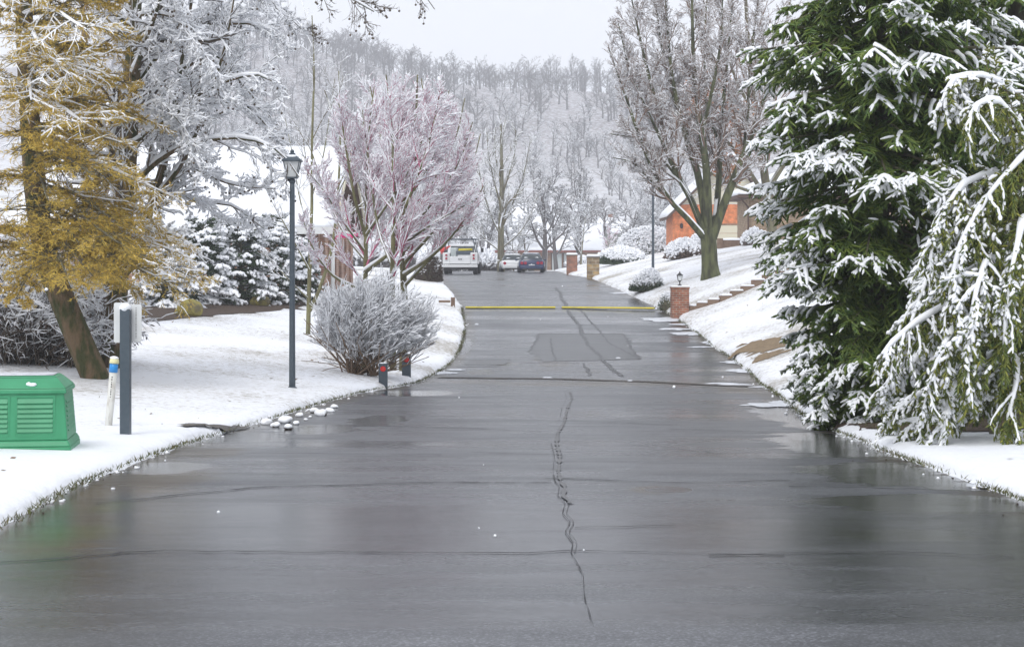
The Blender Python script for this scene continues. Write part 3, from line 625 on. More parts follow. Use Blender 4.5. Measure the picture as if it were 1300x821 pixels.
ground_sheet('soil_shade_patch', [(940,438),(985,428),(1030,420),(1040,432),(1000,440),(960,449),(935,450)], M['soil'], 'bare brown drive strip showing through the snow on the right', 1, rag=.09)
ground_sheet('soil_shade_patch', [(952,455),(990,444),(1000,447),(968,458)], M['soil'], 'narrow brown sliver of ground below the bare drive strip', 2, rag=.07)
ground_sheet('soil_shade_patch', [(1050,540),(1110,545),(1180,548),(1260,548),(1300,545),(1420,540),(1400,515),(1100,512),(1048,528)], M['mulch'], 'dark soil-coloured sheet standing in for the shadow beneath the evergreens', 3, rag=.05)  # shadow under the evergreens, put in as a dark-coloured sheet
ground_sheet('flower_bed', [(168,392),(240,388),(330,382),(398,378),(400,388),(330,398),(250,402),(205,406),(165,408)], M['mulch'], 'dark mulch bed under the snowy shrubs', 4, rag=.08)
ground_sheet('soil_shade_patch', [(225,541),(240,539),(265,541),(318,541),(312,545),(270,544),(238,543)], M['patch_brown'], 'long wet flat cover stone in the left lawn by the road', 5, dz=.02, rag=.005)

# dead leaves and bits of twig scattered on the snow of both lawns
def lawn_litter():
    r = np.random.default_rng(44); n = 1500; Y = 13 + 50 * r.uniform(0, 1, n) ** 1.3; sd = r.integers(0, 2, n); d = r.uniform(.3, 9, n); x = np.where(sd == 0, xl(Y) - d, xr(Y) + d); cl = sines(45, 12, .3, 3, 2)(np.stack([x, Y * .6], -1)); ok = cl > r.uniform(-.6, 1.1, n); x, Y = x[ok], Y[ok]; n = len(x)
    z = T(x, Y) + .008; a = r.uniform(0, 6.28, n); L = r.uniform(.012, .045, n) * (1 + Y / 60); w = L * r.uniform(.12, .6, n); dx = np.stack([np.cos(a), np.sin(a), r.normal(0, .25, n)], -1) * L[:, None]; dy = np.stack([-np.sin(a), np.cos(a), r.normal(0, .2, n)], -1) * w[:, None]; P = np.stack([x, Y, z], -1)
    V = np.stack([P - dx, P + dy, P + dx, P - dy], 1).reshape(-1, 3); o = mesh_np('leaf_litter', V, [np.arange(len(V)).reshape(-1, 4)], M['bark_tan'], smooth=False); tag(o, 'dead leaves and twig bits scattered on the snowy lawns', kind='stuff')
lawn_litter()

# ================================================================== TREES
def local(base, pts): return [at(p[0], p[1], base[1] + (p[2] if len(p) > 2 else 0)) - base for p in pts]
def limbs_px(base, specs, k=10):    # specs: (list of (px,py,dY), r0, r1) -> level of hand-placed limbs
    return poly_level([local(base, s[0]) for s in specs], [(s[1], s[2]) for s in specs], k)
def make_tree(name, label, cat, base, limb_levels, fine_levels, m_limb, m_twig, group=None, snow=.010, snow_prob=.95, wr=1., nl=9, nt=3, snow_h=.9, snow_limb=True, loc=None, far=False, plaster=PLASTER):
    t = thing(name, label, cat, base if loc is None else loc, 0, group)
    V, Q = tubes(limb_levels, nl); put('trunk', V, Q, m_limb, t)
    V, Q = tubes(fine_levels, nt); put('crown', V, Q, m_twig, t)
    rng = np.random.default_rng(1); sl = list(fine_levels)
    a = snow_tubes(rng, fine_levels, snow, wr, snow_h, snow_prob, 3 if far else 4, plaster)
    parts = [a]
    if snow_limb: parts.append(snow_tubes(rng, limb_levels, snow * .6, .55, snow_h * 1.3, 1, 5, .12))
    V, Fs = join(*parts); put('snow', V, Fs, M['snowtree'], t)
    return t

# ---- pinkish ornamental trees behind the round bush
def pink_tree(px, Y, stems, seed, label, up=.12, outx=.1, n=(21, 12, 8), keep=None, lr=(.27, .5, .5)):
    rng = np.random.default_rng(seed); base = np.array([(px - CX) / S(Y), Y, 0]); base[2] = T(base[0], Y) - .05
    L0 = limbs_px(base, stems)
    k_ = (lambda e: keep((e[:, 0] + base[0]) * S(Y) + CX, HY - (e[:, 2] + base[2]) * S(Y))) if keep else (lambda e: np.ones(len(e), bool))
    L1 = cut(grow(rng, *spawn(rng, L0, n[0], .3, 1, .6, .15, lr[0], .55, up=up, outx=outx), k=6, wander=.07, trop=(.02, 0, .03), taper=.3), k_)
    L2 = cut(grow(rng, *spawn(rng, L1, n[1], .15, 1, .55, .15, lr[1], .55, up=up, outx=outx, rmin=.006), k=4, wander=.08, trop=(.02, 0, .03), taper=.5), k_)
    L3 = cut(grow(rng, *spawn(rng, L2, n[2], .1, 1, .5, .15, lr[2], .7, up=up, outx=outx, rmin=.0045), k=3, wander=.08, taper=.5), k_)
    return make_tree('cherry_tree', label, 'tree', base, [L0], [L1, L2, L3], M['bark_olive'], M['twig_pink'], 'pinkish ornamental trees beside the bush', .0102, .92)
def in_crown(x, y):
    top = np.interp(x, [370, 400, 430, 470, 510, 560, 590, 612, 622], [240, 170, 110, 88, 86, 100, 140, 190, 250]); bot = np.interp(x, [370, 400, 440, 520, 545, 562, 625], [330, 335, 345, 345, 325, 298, 285])
    r = np.random.default_rng(3).uniform(-12, 12, len(x)); return (y > top + r) & (y < bot + r) & (x < 616 + r) & (x > 362 + r)
pink_tree(463, 35.5, [([(463,470),(464,350,),(465,270),(468,170),(475,110)], .07, .009), ([(464,300),(450,250,-.3),(438,180,-.5),(430,130,-.5)], .04, .012), ([(464,345),(500,318,-.8),(548,285,-1.2),(600,255,-1.4)], .045, .012),
                      ([(464,330),(440,300,.4),(415,250,.8),(395,190,1)], .035, .01), ([(465,290),(490,240,.7),(505,170,1),(512,110,1)], .04, .01), ([(463,370),(425,352,-.5),(400,320,-.8),(385,280,-1)], .03, .01), ([(464,320),(435,280,-.2),(410,240,-.4),(388,215,-.5)], .03, .01), ([(465,260),(445,200,.3),(425,150,.5),(412,115,.6)], .03, .01), ([(464,300),(490,262,-.6),(515,225,-1),(530,180,-1.2)], .03, .01)],
          11, 'pinkish snow-dusted tree with one straight olive trunk, left of the pair behind the round bush', outx=-.06, keep=in_crown)
pink_tree(500, 34.5, [([(499,470),(498,360),(500,260),(498,170),(490,95)], .07, .012), ([(499,300),(520,250,-.5),(545,180,-.8),(560,110,-.8)], .04, .012), 
                      ([(499,340),(480,290,.5),(470,220,.8),(460,140,1)], .035, .01), ([(499,260),(525,210,.5),(540,150,.5),(535,100,.6)], .03, .01)],
          12, 'pinkish snow-dusted tree with a slender trunk in the middle behind the round bush', keep=in_crown)
pink_tree(513, 36.5, [([(512,470),(513,380),(510,300),(516,220),(528,150),(530,95)], .095, .014), ([(512,350),(552,322,-1),(585,285,-1.4),(614,236,-1.6)], .045, .010), ([(512,335),(552,290,-.4),(582,230,-.6),(602,170,-.6)], .04, .010),
                      ([(512,365),(540,335,-.4),(570,302,-.6),(606,272,-.6)], .035, .01), ([(512,300),(550,230,.6),(580,170,.8),(590,125,1)], .045, .01), ([(512,280),(495,220,.8),(480,160,1),(470,110,1)], .035, .01), ([(512,320),(565,270,1),(598,215,1.4),(610,170,1.6)], .035, .01), ([(512,300),(555,250,-.9),(585,200,-1.2),(600,155,-1.3)], .03, .01), ([(513,260),(550,200,-.2),(565,150,-.2),(570,115,-.2)], .03, .01)],
          13, 'pinkish snow-dusted tree with the thickest trunk and limbs reaching right over the road', keep=in_crown)
# ---- slim twin-stemmed tree between lamp post and brick house
def slim():
    base = ground_at(391, 424); rng = np.random.default_rng(21)
    L0 = limbs_px(base, [([(391,426),(393,340),(396,250),(396,180),(399,90),(396,20)], .06, .012), ([(393,395),(412,350),(424,300),(430,230),(432,170),(430,90)], .05, .012), ([(394,345),(370,300,-.5),(345,255,-.8),(325,215,-.8)], .025, .008),
                         ([(424,300),(455,262,.3),(480,245,.5),(510,215,.6)], .022, .007), ([(395,300),(380,250,.5),(372,200,.6),(362,150,.6)], .022, .007), ([(396,250),(410,200,.3),(418,150,.4),(425,100,.5)], .02, .007), ([(428,240),(450,190),(462,150),(470,110)], .02, .006), ([(392,380),(362,350,-.6),(345,330,-.8),(330,320,-.9)], .02, .006)])
    L1 = grow(rng, *spawn(rng, L0, 7, .3, 1, .65, .2, .32, .5, up=.12, rmin=.007), k=5, wander=.12, taper=.4)
    L2 = grow(rng, *spawn(rng, L1, 6, .15, 1, .6, .2, .5, .6, up=.1, rmin=.005), k=4, wander=.1)
    L3 = grow(rng, *spawn(rng, L2, 3, .15, 1, .6, .2, .5, .7, up=.1, rmin=.004), k=3, wander=.1)
    make_tree('slim_tree', 'slim bare tree with two mossy stems between the lamp post and the pink trees', 'tree', base, [L0], [L1, L2, L3], M['bark_olive'], M['twig_olive'], None, .010, .8)
slim()
# ---- round twiggy bush
def round_bush():
    base = ground_at(449, 474); base[2] -= .04; s = S(base[1]); rng = np.random.default_rng(31); n = 95
    az = rng.uniform(0, 6.283, n); el = np.arccos(rng.uniform(.34, 1, n)) ; D = np.stack([np.cos(az) * np.sin(el) + .16, np.sin(az) * np.sin(el) * .75, np.cos(el)], -1)
    P = np.stack([rng.normal(0, .07, n), rng.normal(0, .07, n), np.zeros(n)], -1); P[:, 0] += np.where(rng.uniform(size=n) < .3, .35, 0)
    c = np.array([26 / s, .1, 70 / s]); R = np.array([88 / s, 62 / s, 80 / s]); rg = rng.uniform(-.10, .08, 200000)
    keep = lambda e: ((((e - c) / R) ** 2).sum(1) < (1 + rg[:len(e)]) ** 2) & ~((e[:, 0] * s > 52) & (e[:, 2] * s < 36) )
    L0 = grow(rng, P, D, rng.uniform(.9, 1.5, n), rng.uniform(.010, .017, n), k=6, wander=.10, trop=(.01, 0, .01), taper=.5)
    L1 = cut(grow(rng, *spawn(rng, L0, 8, .35, 1, .45, .18, .85, .6, up=.08, tl=.35, rmin=.005, outx=.06), k=5, wander=.09, trop=(.02, 0, .02), taper=.5), keep)
    L2 = cut(grow(rng, *spawn(rng, L1, 8, .2, 1, .42, .15, .55, .7, up=.08, rmin=.004, outx=.06), k=4, wander=.08, taper=.6), keep)
    L3 = cut(grow(rng, *spawn(rng, L2, 4, .2, 1, .4, .15, .6, .8, up=.05, rmin=.0032, outx=.06), k=2, wander=.08), keep)
    t = thing('round_bush', 'large round twiggy bush dusted with snow beside the two marker posts', 'bush', base)
    V, Q = tubes([L0], 6); put('stem', V, Q, M['bark_tan'], t)
    V, Q = tubes([L1, L2, L3], 3); put('twig', V, Q, M['twig_bush'], t)
    hi = lambda lv, z: (lambda ok: (lv[0][ok], lv[1][ok], lv[2][ok]))(lv[0][:, -1, 2] + rng.normal(0, .15, len(lv[0])) > z)
    V, Q = snow_tubes(rng, [hi(L1, .6), hi(L2, .42), hi(L3, .42)], .0108, 1, 1.2, 1, 3); put('snow', V, Q, M['snowtree'], t)
round_bush()
# ---- big vase-shaped tree on the right lawn
def big_right():
    base = ground_at(903, 352); base[2] -= .1; Y = base[1]; s = S(Y); rng = np.random.default_rng(41)
    sp = [([(903,356),(901,335),(900,312),(898,290)], 10.8, 10), ([(901,312),(880,285,-.3),(848,250,-.6),(818,190,-1),(790,110,-1.2),(772,60,-1.4)], 5.5, .7), ([(898,305),(878,255),(852,205,.3),(835,140,.5),(815,60,.7),(800,-10,.8)], 6, .8),
          ([(898,292),(888,230,.5),(870,170,1),(852,90,1.4),(845,0,1.6)], 7, .9), ([(899,292),(897,220,-.3),(888,150,-.5),(880,70,-.6),(878,-30,-.6)], 7.5, 1), ([(903,305),(918,262),(938,212),(958,160),(975,100),(985,30)], 8, .9),
          ([(905,300),(912,240,.8),(915,170,1.4),(922,90,1.8),(930,0,2)], 6, .8), ([(930,230),(960,200,-.4),(985,175,-.8),(1010,140,-1)], 3.4, .7), ([(860,225,.3),(835,195,.2),(805,175,0),(775,170,-.3)], 3, .6), ([(880,200,.7),(860,140,1.6),(840,60,2.2),(830,-20,2.4)], 3.5, .7),
          ([(890,170,-.4),(905,110,-1),(915,50,-1.4),(918,-20,-1.6)], 3.5, .7), ([(915,190,1.3),(895,120,2),(895,40,2.4),(900,-30,2.6)], 3, .6), ([(848,250,-.6),(822,225,-1.2),(800,205,-1.6),(778,200,-1.8)], 2.4, .6), ([(852,205,.3),(822,140,-.6),(800,90,-1),(785,30,-1.2)], 3, .6), ([(945,195,.1),(950,130,.8),(955,60,1),(965,-20,1.2)], 3.6, .7)]
    sp = [(p, a / s * (.82 if i else 1), b / s) for i, (p, a, b) in enumerate(sp)]
    L0 = limbs_px(base, sp[1:], 12); Lt = limbs_px(base, sp[:1], 6)
    flare = Lt[1].copy(); flare[:, 0] *= 1.35; flare[:, 1] *= 1.1; Lt = (Lt[0], flare, Lt[2])
    def keep(e):
        x = (e[:, 0] + base[0]) * s + CX; y = HY - (e[:, 2] + base[2]) * s; r = rng.uniform(-14, 10, len(x))
        left = np.interp(y, [-80, 20, 60, 120, 200, 240, 262], [775, 768, 762, 768, 772, 790, 830]); return (x > left + r) & (x < 1035 + r) & (y < np.interp(x, [760, 830, 880, 930, 1000], [225, 252, 235, 225, 230]) + r)
    L1 = cut(grow(rng, *spawn(rng, L0, 22, .2, 1, .6, .2, .24, .5, up=.05, rmin=.02), k=6, wander=.12, trop=(0, 0, .04), taper=.35), keep)
    L2 = cut(grow(rng, *spawn(rng, L1, 10, .12, 1, .65, .2, .5, .55, up=.04, rmin=.012), k=4, wander=.12, trop=(0, 0, .03), taper=.5), keep)
    L3 = cut(grow(rng, *spawn(rng, L2, 9, .1, 1, .65, .2, .55, .6, up=.04, rmin=.008), k=3, wander=.12, taper=.6), keep)
    L4 = cut(grow(rng, *spawn(rng, L3, 3, .3, 1, .6, .2, .6, .7, up=.02, rmin=.006), k=2, wander=.1), keep)
    make_tree('maple_tree', 'big vase-shaped bare tree with a thick green mossy trunk on the right lawn', 'tree', base, [Lt, L0], [L1, L2, L3, L4], M['bark_green'], M['twig_purple'], None, .009, .5, nl=10, plaster=.15)
    # tree behind it that keeps some russet leaves
    Y2 = Y + 14; base2 = np.array([(985 - CX) / S(Y2), Y2, 0.]); base2[2] = T(base2[0], Y2) - .1; s2 = S(Y2); q = 3.2 / s2
    L0 = limbs_px(base2, [([(985,330),(975,250),(960,150),(950,60),(945,-40)], .25, .05), ([(977,260),(940,200,-1),(905,160,-2),(870,120,-3)], .12, .03), ([(968,200),(930,130,1),(900,70,2),(880,10,2)], .12, .03), ([(975,240),(1010,180),(1030,110),(1050,40)], .14, .03),
                          ([(960,150),(985,90),(1000,20),(1010,-40)], .1, .03), ([(975,250),(930,235,-1),(895,215,-2),(865,195,-2.5)], .09, .03), ([(960,150),(930,90,-1),(915,20,-1),(905,-40,-1)], .08, .03)])
    L1 = grow(rng, *spawn(rng, L0, 10, .25, 1, .7, .2, .4, .5, up=.05, rmin=.02), k=5, wander=.12); L2 = grow(rng, *spawn(rng, L1, 9, .15, 1, .7, .2, .5, .6, rmin=.012), k=4, wander=.12); L3 = grow(rng, *spawn(rng, L2, 7, .1, 1, .7, .2, .5, .6, rmin=.009), k=2, wander=.12)
    t = make_tree('oak_tree', 'bare tree behind the vase-shaped one still holding clusters of russet leaves', 'tree', base2, [L0], [L1, L2, L3], M['bark'], M['twig_purple'], None, .010, .5, plaster=.15)
    P = L3[0][:, -1]; x = (P[:, 0] + base2[0]) * s2 + CX; y = HY - (P[:, 2] + base2[2]) * s2; w = np.zeros(len(P))
    for cx_, cy_, rr in ((905,140,22), (935,150,18), (940,205,22), (915,120,16), (880,115,14), (925,215,16), (900,118,22), (950,180,16), (872,140,14), (960,225,20)): w = np.maximum(w, np.exp(-((x - cx_) ** 2 + (y - cy_) ** 2) / rr ** 2))
    ok = w > rng.uniform(.15, 1.25, len(P)); P = np.repeat(P[ok], 12, 0) + rng.normal(size=(ok.sum() * 12, 3)) * .16; n = len(P); a = nrm(rng.normal(size=(n, 3))) * .07; b_ = nrm(rng.normal(size=(n, 3))) * .055
    V = np.stack([P - a, P + b_, P + a, P - b_], 1).reshape(-1, 3); put('leaf_cluster', V, np.arange(len(V)).reshape(-1, 4), M['oakleaf'], t, False)
big_right()
# ---- sweetgum on the left with snow-laden limbs, and its hanging seed balls
def sweetgum():
    base = ground_at(143, 466); base[2] -= .08; s = S(base[1]); rng = np.random.default_rng(51)
    sp = [([(143,470),(146,400),(150,330),(158,250),(165,150),(170,40),(172,-80),(175,-200)], 16, 6), ([(150,365),(172,330),(192,260,.3),(215,180,.6),(228,90,.8),(245,-10,1)], 7, 2),
          ([(192,260,.3),(235,200,.2),(262,130,.2),(285,60,.2),(300,-20,.2)], 4, 1.2), ([(158,250),(200,205,-.4),(250,180,-.8),(300,175,-1),(352,190,-1.1),(380,225,-1.1)], 4, .9), ([(163,190),(215,150,-.4),(270,110,-.6),(325,95,-.8),(365,115,-.9)], 4, .8),
          ([(166,120),(210,60,.3),(262,30,.4),(320,30,.4),(368,60,.4)], 4, .8), ([(169,60),(215,0,-.6),(280,-40,-.8),(360,-45,-1),(430,-10,-1),(475,15,-1)], 4, .8), ([(171,-20),(230,-80,.2),(320,-110,.3),(430,-85,.4),(520,-30,.4),(552,12,.4)], 4, .7),
          ([(160,230),(200,235,.6),(245,255,1),(290,260,1.2),(335,290,1.2)], 3.2, .8), ([(155,280),(190,290,-.8),(225,300,-1.1),(262,335,-1.2)], 2.8, .7), ([(165,150),(130,110,.6),(100,60,1),(70,0,1.2)], 4, 1), ([(168,100),(190,40,-1),(210,-20,-1.6),(230,-80,-2)], 3.5, 1),
          ([(215,180,.6),(250,215,.4),(300,235,.4),(350,240,.2)], 2.6, .7), ([(228,90,.8),(270,70,.8),(310,110,.8),(345,150,.8)], 2.6, .7), ([(262,130,.2),(300,130,.2),(335,155,.2),(362,200,.1)], 2.2, .6), ([(170,40),(120,-10,-.4),(90,-60,-.6),(60,-90,-.8)], 3, 1),
          ([(245,20,1),(300,-10,1.2),(350,10,1.2),(392,45,1.2)], 2.4, .6), ([(170,20),(215,20,-1.2),(255,60,-1.5),(285,120,-1.6)], 2.4, .6), ([(165,150),(200,130,-1.2),(232,160,-1.5),(262,215,-1.7)], 2.4, .6)]
    sp = [(p, a / s, b / s) for p, a, b in sp]; L0 = limbs_px(base, sp, 12)
    def keep(e):
        x = (e[:, 0] + base[0]) * s + CX; y = HY - (e[:, 2] + base[2]) * s; r = rng.uniform(-12, 12, len(x)); return (x < np.interp(y, [-100, 40, 70, 240, 330], [600, 560, 398, 392, 345]) + r) & (y < 330 + r) & ((x < 385 + r) | (y < 62 + r))
    L1 = cut(grow(rng, *spawn(rng, L0, 19, .12, 1, .7, .2, .29, .5, rmin=.008), k=7, wander=.16, trop=(.01, 0, -.015), taper=.4), keep)
    L2 = cut(grow(rng, *spawn(rng, L1, 9, .15, 1, .7, .2, .5, .6, rmin=.006), k=5, wander=.16, trop=(0, 0, .02), taper=.5), keep)
    L3 = cut(grow(rng, *spawn(rng, L2, 6, .15, 1, .65, .2, .55, .7, rmin=.0038), k=3, wander=.14, trop=(0, 0, .03)), keep)
    isthin = lambda lv: (HY - (lv[0][:, -1, 2] + base[2]) * s < 70) & ((lv[0][:, -1, 0] + base[0]) * s + CX > 385)   # the far top limb carries little snow
    t = thing('sweetgum_tree', 'tall bare tree at left with thick snow-laden limbs and dangling seed balls', 'tree', base)
    V, Q = tubes([L0], 9); put('trunk', V, Q, M['bark_moss'], t)
    V, Q = tubes([L1, L2, L3], 3); put('crown', V, Q, M['twig'], t)
    a = [(lv[0][~isthin(lv)], lv[1][~isthin(lv)], lv[2][~isthin(lv)]) for lv in (L1, L2, L3)]
    V, Fs = join(snow_tubes(rng, a, .0125, 1, 1.05, .97, 4), snow_tubes(rng, [L0], .012, .55, 1.5, 1, 5, .12)); put('snow', V, Fs, M['snowtree'], t)
    # seed balls on the thin top limb and a few elsewhere
    E = L3[0][:, -1]; x = (E[:, 0] + base[0]) * s + CX; y = HY - (E[:, 2] + base[2]) * s
    ok = ((x > 385) & (y < 65) & (rng.uniform(size=len(x)) < .14)) | ((x < 390) & (rng.uniform(size=len(x)) < .018)); E = E[ok]
    b = bmesh.new(); bmesh.ops.create_icosphere(b, subdivisions=1, radius=.021); bs = np.array([v.co[:] for v in b.verts]); fc = np.array([[v.index for v in f.verts] for f in b.faces]); b.free(); n = len(E)
    drop = rng.uniform(.03, .09, n); C = E - np.stack([0 * drop, 0 * drop, drop], -1); V = (bs[None] + C[:, None]).reshape(-1, 3); Fa = (fc[None] + (np.arange(n) * len(bs))[:, None, None]).reshape(-1, 3)
    st = tubes([(np.stack([E, C], 1), np.full((n, 2), .0022), drop)], 3)
    V, Fs = join((V, Fa), st); o = put('seed_balls', V, Fs, M['twig'], t); o['kind'] = 'stuff'
sweetgum()
# pale trunk standing behind it
def pale_trunk():
    base = ground_at(122, 412); s = S(base[1]); rng = np.random.default_rng(55)
    L0 = limbs_px(base, [([(122,418),(125,380),(128,330),(120,240),(112,120),(105,-40)], 11 / s, 4 / s), ([(128,330),(98,270,1),(70,200,1.5),(50,120,2)], 4 / s, 1 / s), ([(124,260),(160,200,1),(200,120,1.5),(225,50,2)], 4 / s, 1 / s), ([(115,160),(80,90),(60,0),(50,-60)], 3.5 / s, 1 / s), ([(125,300),(165,260,1),(205,235,2),(245,225,2)], 3 / s, 1 / s)])
    L1 = grow(rng, *spawn(rng, L0, 12, .2, 1, .7, .2, .3, .5, rmin=.012), k=5, wander=.14); L2 = grow(rng, *spawn(rng, L1, 8, .2, 1, .7, .2, .5, .6, rmin=.008), k=4, wander=.14); L3 = grow(rng, *spawn(rng, L2, 5, .2, 1, .7, .2, .5, .7, rmin=.006), k=2, wander=.12)
    make_tree('bare_tree', 'bare tree with a smooth tan trunk behind the golden conifer', 'tree', base, [L0], [L1, L2, L3], M['bark_tan'], M['twig'], None, .014, .85)
pale_trunk()

# ---- conifers: trunk, boughs, needle shoots, snow lying on the boughs
def conifer(name, label, base, H, rad, nb, rng, m_leaf, layers=.0, droop=-.05, tipup=.5, lat=18, sub=7, shoot=(.10, .017), snow_amt=.5, start=.15, shoot_len=.28, m_bark='bark', group=None, elev=(.1, -.25), fuzz=6, snow_r=2.0, hang=0., subang=.7, fac=None, needle=(.022, .0022), clump=1.0, trunk_r=None):
    t = thing(name, label, 'tree', base, 0, group); n = nb
    h = start + (H - start) * np.sort(rng.uniform(0, 1, n) ** 1.15); az = np.arange(n) * 2.399 + rng.uniform(-.4, .4, n)
    if fac is not None: az = np.where(rng.uniform(size=n) < fac, np.pi * 1.5 + rng.uniform(-1.9, 1.9, n), az)   # more boughs kept on the road side
    R = np.array([rad(hh, a) for hh, a in zip(h, az)]) * rng.uniform(.78, 1.12, n); e = lerp(elev[1], elev[0], h / H) + rng.normal(0, .08, n)
    D = np.stack([np.cos(az), np.sin(az), e], -1); P = np.stack([0 * h, 0 * h, h], -1); tr = trunk_r or H * .018
    B = grow(rng, P, D, R, np.maximum(.010 + .012 * R, .008), k=8, wander=.035, trop=(0, 0, droop), taper=.3, curl=tipup * .22)
    L1 = grow(rng, *spawn(rng, B, lat, .15, 1, .85, .12, .42, .5, planar=.22, tl=.62, rmin=.004, up=-hang * .3), k=4, wander=.06, trop=(0, 0, -.05 - hang * .25), taper=.4, curl=.10)
    P2, D2, LL2, R2 = spawn(rng, L1, sub, .08, 1, subang, .15, .5, .6, planar=.45, tl=.35, up=-hang * .4)
    LL2 = np.clip(LL2, shoot[0] * .55, shoot_len)
    # shoots = short second-order twigs + chopped laterals
    A = L1[0][:, :-1].reshape(-1, 3); Bv = (L1[0][:, 1:] - L1[0][:, :-1]).reshape(-1, 3); LA = np.linalg.norm(Bv, axis=1); DA = nrm(Bv)
    A3 = B[0][:, 4:-1].reshape(-1, 3); B3 = (B[0][:, 5:] - B[0][:, 4:-1]).reshape(-1, 3); L3 = np.linalg.norm(B3, axis=1); D3 = nrm(B3)
    Pp = np.concatenate([P2, A, A3]); Dd = np.concatenate([D2, DA, D3]); LLv = np.concatenate([LL2, LA * 1.15, L3 * 1.1]); m_ = len(Pp); rr = shoot[1] * rng.uniform(.75, 1.25, m_)
    V1 = tubes([spindles(Pp, Dd, LLv, rr)], 4); V2 = needles(rng, Pp, Dd, LLv, fuzz, needle[0] + shoot[1], needle[1])
    V, Fs = join(V1, V2); put('foliage', V, Fs, M[m_leaf], t, False)
    Lt = (np.array([[[0, 0, -.1], [0, 0, H * .3], [0, 0, H * .65], [0, 0, H]]]), np.array([[tr * 1.15, tr, tr * .55, .01]]), np.array([H]))
    V, Fs = join(tubes([Lt], 9), tubes([B], 5)); put('trunk', V, Fs, M[m_bark], t)
    # snow: patchy, on outer upward-lying shoots
    rad_now = np.hypot(Pp[:, 0], Pp[:, 1]); rlim = np.array([rad(hh, a) for hh, a in zip(np.clip(Pp[:, 2], 0, H), np.arctan2(Pp[:, 1], Pp[:, 0]))]); fr = rad_now / np.maximum(rlim, .1)
    cl = sines(int(rng.integers(1e6)), 14, 1.6, 5.5, 3)(Pp * clump) ; ok = (cl * .55 + fr * .9 + rng.normal(0, .16, m_) > 1.12 - snow_amt) & (np.abs(Dd[:, 2]) < .86)
    sp = spindles(Pp[ok] , Dd[ok], LLv[ok] * 1.0, rr[ok] * snow_r, (.5, 1.1, .9, .35)); sp[0][..., 2] += (rr[ok] * (snow_r * .42 + .25))[:, None]
    mid = L1[0][:, 2]; rm = np.hypot(mid[:, 0], mid[:, 1]); rl = np.array([rad(hh, a) for hh, a in zip(np.clip(mid[:, 2], 0, H), np.arctan2(mid[:, 1], mid[:, 0]))]); c2 = sines(int(rng.integers(1e6)), 14, 1.6, 5.5, 3)(mid * clump)
    o2 = c2 * .55 + rm / np.maximum(rl, .1) * .9 + rng.normal(0, .12, len(mid)) > 1.16 - snow_amt; st_ = snow_tubes(rng, [(L1[0][o2], L1[1][o2] + shoot[1] * .8, L1[2][o2])], shoot[1] * 1.15, 1, 1, 1, 5)
    V, Fs = join(tubes([sp], 5), st_); put('snow', V, Fs, M['snowtree'], t)
    return t
def spruce():
    base = np.array([0, 20.6, 0.]); base[0] = (1112 - CX) / S(20.6); base[2] = T(base[0], base[1]) - .05; s = S(20.6)
    def rad(h, a):      # crown radius by height and side, from the photographed outline (left side) and fuller to the right
        y = HY - (base[2] + h) * s
        l = (1112 - np.interp(y, [-400, -150, 0, 40, 80, 110, 150, 185, 230, 270, 300, 340, 400, 450, 500, 530, 560], [1085, 1010, 985, 945, 955, 985, 962, 958, 972, 982, 965, 1000, 1008, 1015, 1018, 1030, 1060])) / s
        r = np.interp(y, [-400, -150, 100, 500, 560], [30, 110, 190, 160, 60]) / s; w = (1 + math.cos(a)) / 2; return lerp(l, r, w) * 1.02
    conifer('spruce_tree', 'towering dark green spruce with snow-tipped boughs at the right road edge', base, 9.5, rad, 400, np.random.default_rng(61), 'needle', lat=22, sub=9, shoot=(.09, .0125), snow_amt=.25, start=.12, elev=(.25, -.12), droop=-.035, tipup=.55, hang=.35, shoot_len=.17, snow_r=1.3, fac=.45, trunk_r=.16, fuzz=9)
spruce()
# second evergreen behind the weeping one fills the right edge
def spruce2():
    base = np.array([0, 21.5, 0.]); base[0] = (1290 - CX) / S(21.5); base[2] = T(base[0], base[1]) - .05; s = S(21.5)
    conifer('spruce_tree', 'second dark green evergreen at the right margin, behind the weeping snowy tree', base, 9, lambda h, a: (1.75 - .12 * h) * 1.0, 230, np.random.default_rng(62), 'needle', lat=15, sub=6, shoot=(.11, .017), snow_amt=.18, start=.1, elev=(.2, -.1), droop=-.035, tipup=.4, hang=.4, shoot_len=.18, snow_r=1.6, fac=.6, fuzz=5)
spruce2()
